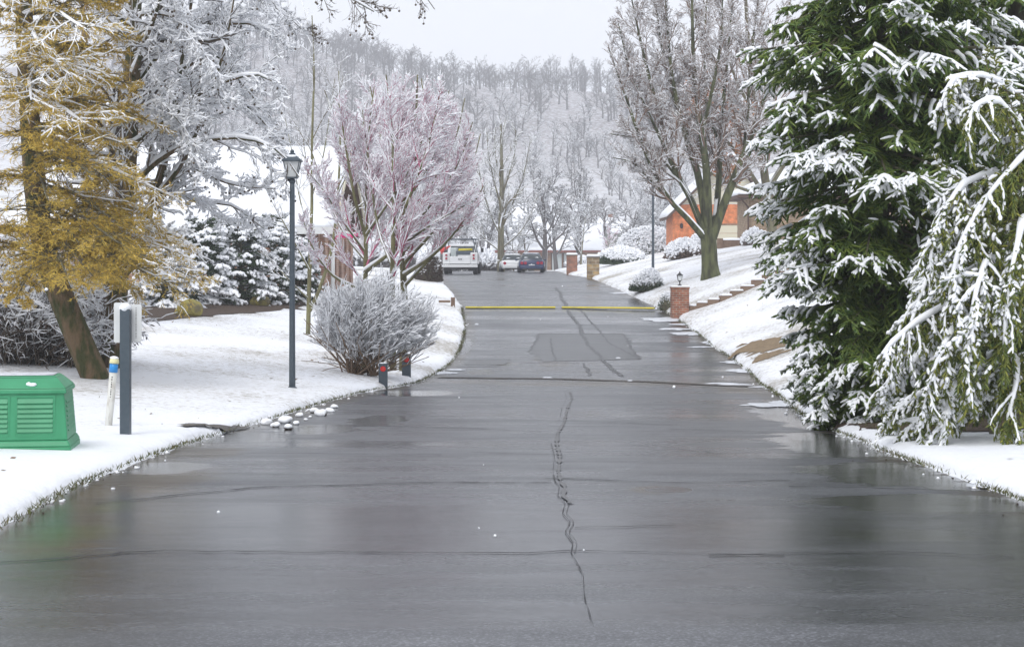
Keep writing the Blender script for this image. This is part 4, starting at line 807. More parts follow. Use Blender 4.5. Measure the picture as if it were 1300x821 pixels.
# ---- weeping evergreen loaded with snow at the right margin
def weeping():
    Y = 17.3; s = S(Y); base = np.array([(1262 - CX) / s, Y, 0.]); base[2] = T(base[0], Y) - .05; rng = np.random.default_rng(71)
    sp = [([(1262,560),(1268,450),(1285,330),(1300,200),(1330,90),(1370,20)], 7, 3),
          ([(1330,170,.2),(1285,120,-.2),(1245,98,-.4),(1212,102,-.5),(1196,130,-.6)], 3, 1), ([(1310,200,.2),(1290,160,-.6),(1262,130,-.8),(1240,135,-1),(1226,165,-1.1)], 2.6, .8), ([(1340,160),(1310,190,-.9),(1285,215,-1),(1262,240,-1.1),(1248,265,-1.1)], 2.6, .8),
          ([(1300,260),(1260,225,-.5),(1225,235,-.8),(1198,275,-.9),(1180,330,-1)], 3, .9), ([(1300,250),(1262,250,-.8),(1235,280,-1.1),(1215,330,-1.2),(1205,385,-1.2)], 2.8, .8), ([(1290,300),(1240,290,-.2),(1205,310,-.3),(1180,350,-.4),(1160,400,-.5)], 2.6, .7),
          ([(1280,370),(1235,370,-.5),(1190,395,-.8),(1150,420,-1),(1120,450,-1.1)], 2.6, .7), ([(1275,420),(1230,430,-.3),(1180,445,-.5),(1140,470,-.6),(1118,500,-.7)], 2.4, .7), ([(1275,410),(1240,400,-.9),(1210,420,-1.2),(1190,460,-1.3),(1175,510,-1.3)], 2.3, .7),
          ([(1300,300),(1300,280,-1),(1290,320,-1.4),(1280,380,-1.5),(1275,440,-1.5)], 2.4, .7), ([(1300,340),(1320,350,-.9),(1330,400,-1.2),(1330,460,-1.3),(1325,520,-1.3)], 2.4, .7), ([(1270,470),(1240,470,-.9),(1215,490,-1.1),(1200,520,-1.2),(1195,550,-1.2)], 2.2, .7),
          ([(1272,460),(1290,460,-1),(1290,490,-1.3),(1282,525,-1.4),(1280,548,-1.4)], 2, .7), ([(1310,230),(1330,230,-.7),(1345,280,-1),(1350,340,-1),(1345,400,-1)], 2.4, .7), ([(1275,440),(1215,480,.2),(1170,500,.3),(1140,520,.3),(1125,535,.3)], 2.2, .7),
          ([(1285,330),(1255,330,-1.1),(1240,370,-1.4),(1232,420,-1.5),(1230,480,-1.5)], 2.2, .7), ([(1268,500),(1230,510,-.3),(1195,520,-.5),(1165,535,-.6),(1150,548,-.6)], 2, .6), ([(1290,350),(1250,345,.3),(1215,355,.3),(1185,380,.3),(1165,430,.3)], 2.2, .7)]
    t = thing('weeping_tree', 'weeping yellow-green evergreen bent under thick snow at the right margin', 'tree', base); sp = [(p, a / s, b / s) for p, a, b in sp]; L0 = limbs_px(base, sp, 12)
    Lb = (L0[0][1:], L0[1][1:], L0[2][1:])
    L1 = grow(rng, *spawn(rng, Lb, 52, .10, 1, .8, .4, .27, .6, planar=.9, tl=.35, rmin=.004, up=-.45), k=6, wander=.13, trop=(0, 0, -.17), taper=.4)
    P2, D2, LL2, R2 = spawn(rng, L1, 30, .02, 1, .75, .3, .34, .6, planar=1.2, tl=.3, up=-.35); LL2 = np.clip(LL2 * .7, .028, .075)
    P3, D3, LL3, R3 = P2, D2, LL2, R2
    m_ = len(P3); rr = rng.uniform(.006, .011, m_); V, Fs = join(tubes([spindles(P3, D3, LL3, rr)], 4), needles(rng, P3, D3, LL3, 6, .022, .0030)); put('foliage', V, Fs, M['needle_yellow'], t, False)
    V, Fs = join(tubes([L0], 8), tubes([L1], 4)); put('trunk', V, Fs, M['bark'], t)
    cl = sines(72, 12, 2, 7, 3)(P3); ok = cl + rng.normal(0, .3, m_) + .5 * np.clip(((1235 - CX) / s - base[0] - P3[:, 0]) / .9, -1, 1) + .2 * np.clip(P3[:, 2] - 1.2, -1, 1) > .60
    sps = spindles(P3[ok], D3[ok], LL3[ok], rr[ok] * 1.95, (.7, 1.1, 1, .5)); sps[0][..., 2] += .013
    fat = snow_tubes(rng, [Lb], .030, 1.2, 1.1, 1, 6)
    z_ = L1[0][:, 0]; sel = sines(74, 12, 1.5, 6, 3)(z_) + rng.normal(0, .25, len(z_)) + .5 * np.clip(((1235 - CX) / s - base[0] - z_[:, 0]) / .9, -1, 1) + .25 > .5; L1s = (L1[0][sel], L1[1][sel], L1[2][sel]); mid = snow_tubes(rng, [L1s], .019, 1.0, 1.1, 1, 5)
    V, Fs = join(fat, mid, tubes([sps], 4)); put('snow', V, Fs, M['snowtree'], t)
weeping()
# ---- golden conifer at the left margin
def golden():
    base = ground_at(122, 480); base[2] -= .12; Y = base[1]; s = S(Y); rng = np.random.default_rng(81)
    trunk = limbs_px(base, [([(124,486),(104,440),(84,392),(64,345),(48,270),(38,150),(30,0),(28,-160),(30,-330)], 18 / s, 6 / s)], 16)
    sp = []
    def bough(y0, x1, y1, dY, r=3.2):
        x0 = float(np.interp(y0, [-330, -160, 0, 150, 270, 345, 392], [30, 28, 30, 38, 48, 64, 84])); mx, my = lerp(x0, x1, .5), lerp(y0, y1, .5) - 10
        sp.append(([(x0, y0), (lerp(x0, x1, .25), lerp(y0, y1, .25) - 10, dY * .3), (mx, my, dY * .6), (lerp(x0, x1, .78), lerp(y0, y1, .78), dY * .85), (x1, y1 + 8, dY)], r / s, .7 / s))
    r = rng
    for y0, x1, y1, dY in [(300,248,345,-.6),(285,240,318,-.2),(305,225,360,-1.3),(292,215,352,-1),(280,185,318,-1.4),(300,-40,300,-1),(318,-60,330,-.4),(330,20,372,-1.2),(250,190,262,-.3),(240,150,275,-1.6),(215,168,222,.4),(200,205,235,-1),(230,-60,240,-1),(180,150,172,-1.4),(160,160,188,.3),(140,140,128,-1),(130,-60,130,-.6),(105,172,100,-.3),(90,120,80,-1.5),(70,155,60,.3),(40,128,28,-1),
                          (20,-70,30,-.8),(0,150,-5,-.3),(-20,100,-30,-1.4),(-60,140,-50,0),(-100,120,-90,-1),(305,120,345,-1.9),(270,100,300,-2.1),(170,80,180,-2.2),(110,40,120,-2.2),(230,60,245,-2.2),(50,50,50,-2.2),(-20,20,-20,-2),(262,150,300,-2.3),(200,120,215,-2.4),(140,110,150,-2.4),(80,90,88,-2.4),(20,110,30,-2.4),(320,90,352,-2.3),(-140,130,-120,0),(312,178,362,.4),(260,225,300,.8),(120,200,150,.9),(20,160,40,1)]: bough(y0, x1, y1, dY)
    L0 = limbs_px(base, sp, 9)
    L1 = grow(rng, *spawn(rng, L0, 16, .12, 1, .85, .2, .36, .5, planar=.35, tl=.45, rmin=.004), k=5, wander=.08, trop=(0, 0, -.03), taper=.4)
    L2 = grow(rng, *spawn(rng, L1, 11, .1, 1, .7, .2, .42, .6, planar=.5, tl=.3, rmin=.0028), k=3, wander=.1, trop=(0, 0, -.04))
    P3, D3, LL3, R3 = spawn(rng, L2, 6, .05, 1, .7, .25, .5, .7, planar=.9, tl=.1); LL3 = np.clip(LL3 * .9, .035, .085)
    m_ = len(P3); x = (P3[:, 0] + base[0]) * s + CX; y = HY - (P3[:, 2] + base[2]) * s
    cl = sines(82, 16, 1.5, 6, 3)(P3 * np.array([.8, .8, 2.4])); dens = cl * 2.0 + rng.normal(0, .4, m_) + .3 - .6 * np.clip((x - 200) / 50, 0, 1) + .4 * (y > 230); ok = dens > 0; P3, D3, LL3 = P3[ok], D3[ok], LL3[ok]; m_ = len(P3)
    t = thing('golden_conifer', 'leaning conifer with golden-brown feathery foliage at the left margin', 'tree', base)
    V, Q = tubes([trunk], 12); put('trunk', V, Q, M['bark_moss'], t)
    V, Fs = join(tubes([L0], 6), tubes([L1, L2], 3)); put('bough', V, Fs, M['bark'], t)
    V, Fs = join(tubes([spindles(P3, D3, LL3, rng.uniform(.004, .0065, m_), (.5, 1, .3))], 3), needles(rng, P3, D3, LL3, 7, .040, .0030)); put('foliage', V, Fs, M['gold'], t, False)
    cl = sines(83, 10, 1.2, 4, 3); sel = []
    for lv, th in ((L0, .45), (L1, .42), (L2, .30)):
        e = lv[0][:, -1]; xx = (e[:, 0] + base[0]) * s + CX; o_ = cl(e) + .5 * (xx < 70) * ((HY - (e[:, 2] + base[2]) * s) < 170) + .7 * np.clip((xx - 170) / 60, 0, 1) + rng.normal(0, .15, len(e)) > th; sel.append((lv[0][o_], lv[1][o_], lv[2][o_]))
    V, Fs = join(snow_tubes(rng, sel[:1], .012, 1, .9, 1, 5), snow_tubes(rng, sel[1:], .0105, 1, .9, .95, 4)); put('snow', V, Fs, M['snowtree'], t)
    # sawn branch stub on the trunk
    mb = MB(); a = local(base, [(66,352),(72,356,-.12),(78,352,-.28)]); mb.tube(a[0], a[2], .06, .05, 10); mb.build('branch_stub', M['bark'], t, smooth=True)
golden()

# ---- shrubs
def mound(name, label, base, rx, ry, rz, n, rng, m_leaf, snow_amt=.5, group=None, shoot=(.14, .022), cat='shrub', bumps=.2, core=True, droop=.0, snow_r=2.0, fuzz=4, seed=0):
    """leafy mound: shoots over an uneven ellipsoid shell with snow lying on its upper side"""
    t = thing(name, label, cat, base, 0, group); f = sines(seed + 5, 12, 2, 7, 3)
    u = nrm(rng.normal(size=(n, 3))); u[:, 2] = np.abs(u[:, 2]) * 1.0 - .12 * (rng.uniform(size=n) < .3); u = nrm(u); k = (1 + bumps * f(u * 1.0)) * rng.uniform(.72, 1.03, n)
    R = np.array([rx, ry, rz]); P = u * R * k[:, None]; P[:, 2] = np.maximum(P[:, 2], .02); D = nrm(u / R + rng.normal(size=(n, 3)) * .35 / rx + np.array([0, 0, .15 - droop]) / rx)
    L = rng.uniform(.6, 1.2, n) * shoot[0]; rr = rng.uniform(.7, 1.3, n) * shoot[1]; P = P - D * (L * .5)[:, None]
    V, Fs = join(tubes([spindles(P, D, L, rr)], 4), needles(rng, P, D, L, fuzz, shoot[1] * 2, shoot[1] * .16)); put('foliage', V, Fs, M[m_leaf], t, False)
    if core:
        b = bmesh.new(); bmesh.ops.create_icosphere(b, subdivisions=3, radius=1)
        for v in b.verts: q = 1 + bumps * float(f(np.array(v.co))); v.co = Vector((v.co.x * rx * q * .74, v.co.y * ry * q * .74, max(v.co.z, -.05) * rz * q * .74))
        mb = MB(); mb.b.free(); mb.b = b; mb.build('stem', M['bark'], t, smooth=True)
    ok = (u[:, 2] * 1.0 + .5 * sines(seed + 9, 12, 1.5 / rx * 2, 6 / rx, 3)(P) + rng.normal(0, .12, n) + .25 * (k - .9) > .75 - snow_amt); sp = spindles(P[ok], D[ok], L[ok], rr[ok] * snow_r, (.6, 1.15, 1, .4)); sp[0][..., 2] += (rr[ok] * snow_r * .5)[:, None]
    v, q = tubes([sp], 5); put('snow', v, q, M['snowtree'], t); return t
rs = np.random.default_rng(91)
def small_conifer(px, py, hpx, wpx, label, seed, amt=.5, Y=None):
    b = ground_at(px, py); s = S(b[1]); H = hpx / s; W = wpx / s / 2; b[2] -= .05; rng = np.random.default_rng(seed)
    return conifer('snowy_evergreen', label, b, H, lambda h, a: W * (1 - .6 * (h / H) ** 2) * (1 + .3 * math.sin(3 * a + seed) * math.sin(2.2 * h + seed)) + .05, 85, rng, 'needle_dark', lat=9, sub=4, shoot=(.10, .022), snow_amt=amt, start=.05, elev=(1.1, .3), droop=-.10, tipup=.1, shoot_len=.2, fuzz=4, snow_r=2.3, group='snow-laden evergreens in front of the brick house', hang=.2, clump=1.4, trunk_r=.05, needle=(.02, .004))
small_conifer(208, 388, 70, 96, 'low spreading snowy evergreen left of the larger ones, above the big mossy boulder', 92, .66)
small_conifer(258, 384, 102, 100, 'tall snowy evergreen second from left against the house wall', 93)
small_conifer(306, 384, 100, 92, 'snowy evergreen under the dark house window', 94)
small_conifer(347, 384, 112, 84, 'tallest snowy evergreen just left of the lamp post', 95)
small_conifer(382, 380, 78, 64, 'narrow snowy evergreen right behind the lamp post', 96)
# dark twiggy hedge at the left margin with snow on top
def hedge_left():
    base = ground_at(30, 470); base[2] -= .05; s = S(base[1]); rng = np.random.default_rng(101); n = 420
    P = np.stack([rng.uniform(-190 / s, 55 / s, n), rng.uniform(.9, 3.2, n), np.zeros(n)], -1); P[:, 2] = T(P[:, 0] + base[0], P[:, 1] + base[1]) - base[2]
    hh = (np.interp(P[:, 0] * s, [-190, -20, 30, 60], [150, 140, 105, 45]) / s) * rng.uniform(.6, 1, n); D = np.stack([rng.normal(.1, .35, n), rng.normal(-.15, .35, n), np.ones(n)], -1)
    L0 = grow(rng, P, D, hh, np.full(n, .012), k=5, wander=.16, taper=.4); L1 = grow(rng, *spawn(rng, L0, 9, .15, 1, .8, .25, .5, .6, rmin=.005, tl=.2), k=4, wander=.18, trop=(0, 0, -.05)); L2 = grow(rng, *spawn(rng, L1, 8, .1, 1, .8, .25, .5, .7, rmin=.003, tl=.2), k=3, wander=.16)
    t = thing('twiggy_hedge', 'dense dark twiggy hedge capped with snow behind the green cabinet', 'hedge', base)
    V, Fs = join(tubes([L0], 5), tubes([L1, L2], 3)); put('stem', V, Fs, M['twig'], t)
    def top(lv, z): e = lv[0][:, -1]; tp = np.interp(e[:, 0] * s, [-190, -20, 30, 60], [150, 140, 105, 45]) / s; o_ = e[:, 2] > tp * z + rng.normal(0, .12, len(e)); return lv[0][o_], lv[1][o_], lv[2][o_]
    V, Q = snow_tubes(rng, [top(L1, .6), top(L2, .5)], .0085, 1, 1.1, .9, 4); a = snow_tubes(rng, [L2], .006, 1, 1, .25, 3); V, Fs = join((V, Q), a); put('snow', V, Fs, M['snowtree'], t)
    # dark leafy mass low behind the trunk
    P2, D2, L2_, _ = spawn(rng, L1, 3, .2, 1, .8, .3, .4, .6); L2_ = np.clip(L2_, .04, .10); V, Fs = tubes([spindles(P2, D2, L2_, np.full(len(P2), .012))], 4); put('foliage', V, Fs, M['mulch'], t, False)
hedge_left()
def right_mound(px, py, wpx, hpx, label, seed, leaf='needle_dark', amt=.5, n=2600, depth=1.0, group='snow-covered shrubs on the right lawn', sh=None, name='snowy_shrub', bumps=.2, fuzz=3):
    b = ground_at(px, py, y1=150); s = S(b[1]); sh = sh or (min(.16, wpx / s * .09), min(.028, wpx / s * .014)); b[2] -= .04
    return mound(name, label, b, wpx / s / 2, wpx / s / 2 * depth, hpx / s, n, np.random.default_rng(seed), leaf, amt, group, sh, bumps=bumps, fuzz=fuzz, seed=seed)
right_mound(790, 334, 62, 22, 'front snow-mounded hedge nearest the stone gate column', 111, amt=.42, n=4200)
right_mound(826, 322, 90, 34, 'highest snow-mounded hedge left of the orange garage', 112, amt=.5, n=4200)
right_mound(868, 327, 48, 26, 'rounded twiggy shrub left of the thick mossy trunk', 113, 'twig_bush', amt=.42, n=3200)
right_mound(890, 318, 34, 22, 'small twiggy shrub half hidden by the thick mossy trunk', 114, 'twig_bush', amt=.42, n=1600)
right_mound(821, 368, 46, 24, 'low flat-topped evergreen with a brown skirt at the second lamp post', 115, amt=.32, n=1700, bumps=.35)
right_mound(847, 392, 22, 24, 'small dark evergreen tucked against the brick lantern column', 116, amt=.2, n=900, bumps=.3)
right_mound(941, 304, 17, 20, 'small dark upright shrub by the second house corner', 117, amt=.32, n=800)
right_mound(958, 310, 40, 20, 'twiggy shrub in front of the beige house', 118, 'twig_bush', amt=.5, n=1500)
right_mound(928, 306, 14, 9, 'little round snowy shrub before the garage door', 119, amt=.5, n=400)
right_mound(544, 356, 34, 38, 'brown leafy hedge at the left road edge beside the truck', 120, 'mulch', amt=.12, n=3400, depth=2.0, group='shrubs along the left verge')
right_mound(452, 326, 60, 16, 'low snow-topped hedge along the front of the brick house', 121, amt=.6, n=2000, group='shrubs along the left verge')
for i, (px, Y, w, h, lb) in enumerate([(612, 150, 50, 30, 'snowy thicket to the right of the truck'), (575, 165, 60, 26, 'snowy thicket directly behind the truck cab'), (655, 170, 40, 18, 'low snowy scrub behind the white car'), (520, 150, 60, 34, 'broad snowy thicket behind the pink trees'), (465, 125, 60, 34, 'snowy thicket beyond the end of the brick house'), (735, 160, 34, 14, 'low snowy scrub between the two gate columns')]):
    s = S(Y); x = (px - CX) / s; mound('snowy_thicket', lb, (x, Y, float(T(x, Y)) - .1), w / s / 2, w / s / 2, h / s, 1700, np.random.default_rng(130 + i), 'twig_far', .35, 'snowy thickets at the end of the road', (.6, .06), fuzz=2, seed=130 + i, snow_r=1.6)

# ---- middle-distance trees
def far_proto(seed, H, spread, nl=7, n=(8, 7, 5), snow=.03, lean=.0, rmin=.014, up=.12, kk=(6, 4, 3, 2)):
    rng = np.random.default_rng(seed); P = np.zeros((1, 3)); D = np.array([[lean, 0, 1.]])
    L0 = grow(rng, P, D, np.array([H * .85]), np.array([H * .022]), k=7, wander=.04, taper=.2)
    Lm = grow(rng, *spawn(rng, L0, nl, .18, 1, spread, .15, .62, .6, up=.1, tl=.5), k=kk[0], wander=.1, trop=(0, 0, .06), taper=.25)
    L1 = grow(rng, *spawn(rng, Lm, n[0], .15, 1, .65, .2, .45, .5, up=up, rmin=rmin * 1.6), k=kk[1], wander=.12, taper=.4)
    L2 = grow(rng, *spawn(rng, L1, n[1], .15, 1, .65, .2, .5, .5, up=up, rmin=rmin * 1.1), k=kk[2], wander=.12, taper=.5)
    L3 = grow(rng, *spawn(rng, L2, n[2], .15, 1, .65, .2, .55, .6, up=up, rmin=rmin), k=kk[3], wander=.12)
    return [L0, Lm], [L1, L2, L3]
MT = 'bare trees at the foot of the hill'
def far_tree(px, Y, H, seed, label, bark='bark', twig='twig_far', snow=.02, prob=.8, spread=.6, **k):
    a, b = far_proto(seed, H, spread, **k); x = (px - CX) / S(Y)
    return make_tree('bare_tree', label, 'tree', (x, Y, float(T(x, Y)) - .1), a, b, M[bark], M[twig], MT, snow, prob, nl=6, far=True)
def pollard():
    Y = 128; s = S(Y); base = np.array([(636 - CX) / s, Y, 0.]); base[2] = T(base[0], Y) - .1; rng = np.random.default_rng(141)
    sp = [([(636,345),(636,290),(637,230),(636,158)], 5.5, 2.2), ([(636,300),(622,270,-.5),(612,235,-1),(606,205,-1)], 2.2, .8), ([(637,290),(652,255,.5),(664,225,.8),(672,185,.8)], 2.2, .8), ([(636,262),(626,225),(620,195),(618,168)], 2, .8), ([(637,250),(648,215),(654,190),(655,165)], 2, .8),
          ([(636,320),(612,300),(600,285),(590,262)], 1.6, .6), ([(637,315),(660,295),(672,275),(682,250)], 1.6, .6), ([(637,240),(630,205,1),(628,180,1),(629,160,1)], 1.6, .6)]
    L0 = limbs_px(base, [(p, a / s * (.62 if i else .9), b / s * .5) for i, (p, a, b) in enumerate(sp)]); L1 = grow(rng, *spawn(rng, L0, 14, .2, 1, .55, .2, .28, .5, up=.2, rmin=.03), k=4, wander=.1); L2 = grow(rng, *spawn(rng, L1, 6, .2, 1, .6, .2, .5, .6, up=.1, rmin=.018), k=3, wander=.1)
    L3 = grow(rng, *spawn(rng, L2, 4, .2, 1, .6, .2, .5, .6, up=.1, rmin=.012), k=2, wander=.1)
    make_tree('bare_tree', 'tall straight-trunked tree with stubby upswept limbs at the end of the road', 'tree', base, [L0], [L1, L2, L3], M['bark'], M['twig_olive'], MT, .022, .8, far=True)
pollard()
far_tree(668, 150, 5.2, 151, 'spreading little tree behind the blue car', bark='twig', spread=.8, snow=.03, prob=.95); far_tree(652, 156, 4.6, 152, 'spreading little tree behind the white car', bark='twig', spread=.85, snow=.03, prob=.95)
far_tree(737, 135, 5.0, 153, 'spreading dark-limbed small tree behind the stone column', bark='bark', spread=.75, snow=.025, prob=.9, nl=9); far_tree(772, 170, 4.6, 154, 'small pinkish tree before the low snowy roof', twig='twig_pink', spread=.8, snow=.03, prob=.8)
# hillside trees one can tell apart, copies of four kinds
protos = []
for i, (H, sp_, lb) in enumerate([(11, .6, 'tall frosted tree on the lower hillside with a rounded crown'), (10, .75, 'broad frosted tree on the lower hillside with spreading limbs'), (13, .42, 'tall narrow frosted tree on the lower hillside with upswept limbs'), (10, .6, 'shorter frosted tree on the lower hillside')]):
    a, b = far_proto(160 + i, H, sp_, nl=9, n=(8, 7, 5), rmin=.022)
    protos.append((a, b, lb))
HT = 'frosted trees on the lower hillside'; PT = []
spots = [(352,150,0),(385,165,2),(420,140,1),(450,175,0),(480,155,3),(520,180,2),(560,160,1),(592,190,0),(616,170,3),(650,200,1),(690,165,0),(706,188,1),(735,195,2),(765,210,0),(800,185,1),(830,205,3),(700,228,2),(668,235,0),(610,240,1),(560,235,3),(510,240,0),(455,230,1),(400,235,2),(350,225,3),(300,200,0),(250,180,1),(200,210,2),(860,230,0),(900,205,2),(790,240,1),(745,245,3),(640,262,2),(590,270,0),(540,275,1),(680,275,3),(725,280,1),(780,285,0),(480,280,2),(430,285,0),(375,280,1),(820,280,2),(160,240,0),(950,230,1)]
for i, (px, Y, k) in enumerate(spots):
    x = (px - CX) / S(Y) ; z = float(T(x, Y)) - .15; a, b, lb = protos[k]; r = random.Random(i)
    if len([1 for q in PT if q[0] == k]) == 0:
        t = make_tree('hillside_tree', lb, 'tree', (x, Y, z), a, b, M['twig_far'], M['twig_far'], HT, .028, .85, nl=5, far=True, snow_limb=True); PT.append((k, t))
    else:
        src = [q[1] for q in PT if q[0] == k][0]; sc_ = r.uniform(.7, 1.05); sc_ = (sc_ * 1.5, sc_ * 1.5, sc_); dup(src, (x, Y, z), r.uniform(0, 6.28), sc_)
# the wood on the hill and ridge: far trees in one mass
def far_wood():
    rng = np.random.default_rng(201); bark = []; white = []
    PR = []
    for i in range(5):
        H = 15; a, b = far_proto(210 + i, H, [.45, .6, .75, .5, .65][i], nl=8, n=(6, 5, 4), rmin=.03, kk=(3, 2, 1, 1))
        V, Q = tubes(a, 4); V2, Q2 = tubes([b[0], b[1]], 3); V3, Q3 = tubes([b[2]], 3)
        dark = join((V, Q), (V2, Q2), (V3, Q3)); sn = snow_tubes(rng, [b[0], b[1], b[2]], .05, 1, 1, .7, 3); PR.append(((dark[0], np.concatenate(dark[1])), sn))
    DV = []; DQ = []; SV = []; SQ = []; nb = sb = 0
    pos = []
    for row, Y in enumerate(np.arange(280, 640, 9.5)):
        hw = 480 / F * Y; n = int(hw * 2 / 7.5)
        for j in range(n): pos.append((rng.uniform(-.23 * Y, .13 * Y), Y + rng.uniform(-6, 6)))
    for x, Y in pos:
        k = rng.integers(5); (v, q), (sv, sq) = PR[k]; s_ = rng.uniform(.5, .95) * np.interp(Y, [285, 420, 600], [.5, .62, .78]); a = rng.uniform(0, 6.28); c, d = math.cos(a) * s_ * 1.6, math.sin(a) * s_ * 1.6
        Rm = np.array([[c, -d, 0], [d, c, 0], [0, 0, s_ * rng.uniform(.75, 1.2)]]); o_ = np.array([x, Y, float(T(x, Y)) - .3])
        DV.append((v @ Rm.T + o_).astype(np.float32)); DQ.append(q + nb); nb += len(v)
        keep_ = rng.uniform() < np.interp(Y, [300, 420, 500, 570], [1, .85, .4, .04])
        if keep_: SV.append((sv @ Rm.T + o_).astype(np.float32)); SQ.append(sq + sb); sb += len(sv)
    o = mesh_np('hillside_wood', np.concatenate(DV), [np.concatenate(DQ)], M['twig_far'], smooth=False); tag(o, 'leafless wood covering the hill and the ridge line', kind='stuff')
    o = mesh_np('snow_on_wood', np.concatenate(SV), [np.concatenate(SQ)], M['snowtree'], smooth=False); tag(o, 'snow clinging to the branches of the hillside wood', kind='stuff')
    print('wood trees', len(pos), 'quads', nb, sb)
far_wood()

# ================================================================== BUILDINGS
def snow_slab(name, corners, th, parent, seed=0, over=.0):   # thick soft snow blanket on a roof plane: 4 corners, lumpy
    A, B, C_, D_ = [np.array(c, float) for c in corners]; nu, nv = 28, 14; f = sines(seed, 10, .4, 2.5, 2); V = []
    nr_ = np.cross(B - A, D_ - A); nr_ = nr_ / np.linalg.norm(nr_); nr_ = nr_ if nr_[2] > 0 else -nr_
    for layer in (0, 1):
        for i in range(nu + 1):
            for j in range(nv + 1):
                u, v = i / nu, j / nv; p = (A * (1-u) + B * u) * (1-v) + (D_ * (1-u) + C_ * u) * v
                e = min(u, 1-u, v, 1-v); h = th * (min(e * 14, 1) ** .5 * .55 + .45) * (1 + .12 * float(f([p[0], p[1]])))
                V.append(p + nr_ * (h if layer else .004))
    V = np.array(V); n = (nu + 1) * (nv + 1); idx = np.arange(n).reshape(nu + 1, nv + 1)
    q = lambda I: np.stack([I[:-1, :-1], I[1:, :-1], I[1:, 1:], I[:-1, 1:]], -1).reshape(-1, 4)
    F_ = [q(idx)[:, ::-1], q(idx + n)]
    ring = np.concatenate([idx[:, 0], idx[-1, 1:], idx[::-1, -1][1:], idx[0, ::-1][1:-1]]); r2 = np.roll(ring, -1); F_.append(np.stack([ring, r2, r2 + n, ring + n], -1))
    return mesh_np(name, V, F_, M['snow'], parent)
def window(parent, x0, x1, z0, z1, y, mullx=1, mullz=0, frame=.07, glass='glass_dark', fm='white'):   # in a wall facing -y
    w = MB(); f = frame
    w.box(x0-f, x1+f, y-.05, y-.002, z1, z1+f); w.box(x0-f, x1+f, y-.07, y-.002, z0-f, z0); w.box(x0-f, x0, y-.05, y-.002, z0, z1); w.box(x1, x1+f, y-.05, y-.002, z0, z1)
    for i in range(1, mullx + 1): c = x0 + (x1-x0) * i / (mullx+1); w.box(c-.02, c+.02, y-.04, y-.002, z0, z1)
    for i in range(1, mullz + 1): c = z0 + (z1-z0) * i / (mullz+1); w.box(x0, x1, y-.036, y-.002, c-.018, c+.018)
    o = w.build('window', M[fm], parent); g = MB(); g.box(x0, x1, y-.012, y-.003, z0, z1); g.build('pane', M[glass], o); return o

def brick_house():
    Y0, Y1 = 55., 66.; x1 = -6.15; x0 = -15.5; zg = float(T(-9, 55)) - .3; ze = (HY - 279) / S(55.); zr = (HY - 189) / S(60.5)
    t = thing('brick_house', 'low brick house under a deep snow-covered roof, behind the lamp post', 'house', (x0, Y0, zg)); o = lambda x, y, z: (x - x0, y - Y0, z - zg)
    L_, Wd, He, Hr = x1 - x0, Y1 - Y0, ze - zg, zr - zg
    w = MB(); w.box(0, L_, 0, Wd, 0, He); w.build('wall', M['brick_pink'], t)
    g = MB(); g.prism([(.0, He), (Wd, He), (Wd / 2, Hr - .12)], L_ - .16, L_ - .02, 'x'); g.build('gable', M['cream'], t)
    g = MB(); g.prism([(.0, He), (Wd, He), (Wd / 2, Hr - .12)], .02, .16, 'x'); g.build('gable', M['cream'], t)
    ov = .55; sl = (Hr - He) / (Wd / 2)
    r = MB()
    for sg in (0, 1):
        ya, yb = (-ov, Wd / 2) if sg == 0 else (Wd + ov, Wd / 2); za = He - sl * ov; r.prism([(ya, za), (yb, Hr), (yb, Hr - .14), (ya, za - .14)], -ov, L_ + ov - .001 * sg, 'x')
    roof = r.build('roof', M['roofbrown'], t)
    f = MB(); f.box(-ov, L_ + ov, -ov - .05, -ov - .002, He - sl * ov - .20, He - sl * ov + .02); f.build('fascia', M['white'], t)
    f = MB(); f.prism([(-ov, He - sl * ov - .16), (Wd / 2, Hr - .16), (Wd / 2, Hr + .03), (-ov, He - sl * ov + .03)], L_ + ov + .002, L_ + ov + .05, 'x'); f.prism([(Wd + ov, He - sl * ov - .16), (Wd / 2, Hr - .16), (Wd / 2, Hr + .03), (Wd + ov, He - sl * ov + .03)], L_ + ov + .002, L_ + ov + .05, 'x'); f.build('bargeboard', M['cream'], t)
    snow_slab('roof_snow', [(-ov, -ov, He - sl * ov), (L_ + ov, -ov, He - sl * ov), (L_ + ov, Wd / 2 + .05, Hr + .02), (-ov, Wd / 2 + .05, Hr + .02)], .22, roof, 5)
    snow_slab('roof_snow', [(-ov, Wd + ov, He - sl * ov), (L_ + ov, Wd + ov, He - sl * ov), (L_ + ov, Wd / 2 - .05, Hr + .02), (-ov, Wd / 2 - .05, Hr + .02)], .22, roof, 6)
    wx = (298 - CX) / S(Y0) - x0; window(t, wx, wx + .58, He - 1.35, He - .32, 0, 0, 0, .09)
    wx = (180 - CX) / S(Y0) - x0; window(t, wx, wx + 2.6, He - 1.45, He - .35, 0, 2, 0, .09)
    # street side (faces +x): narrow full-height panes between brick piers
    for i in range(6):
        yc = .9 + i * 1.8; p = MB(); p.box(L_ + .002, L_ + .16, yc - .42, yc + .42, .2, He - .12); p.build('brick_pier', M['brick_pink'], t)
        g = MB(); g.box(L_ + .002, L_ + .04, yc + .50, yc + 1.18, .5, He - .2); q = g.build('window', M['white'], t); h_ = MB(); h_.box(L_ + .042, L_ + .05, yc + .56, yc + 1.12, .56, He - .26); h_.build('pane', mat('blue_pane', (.10, .16, .26), .15), q)
    d = MB(); d.tube((L_ + ov - .1, -.02, .1), (L_ + ov - .1, -.02, He - .1), .05); d.build('downpipe', M['white'], t, smooth=True)
brick_house()
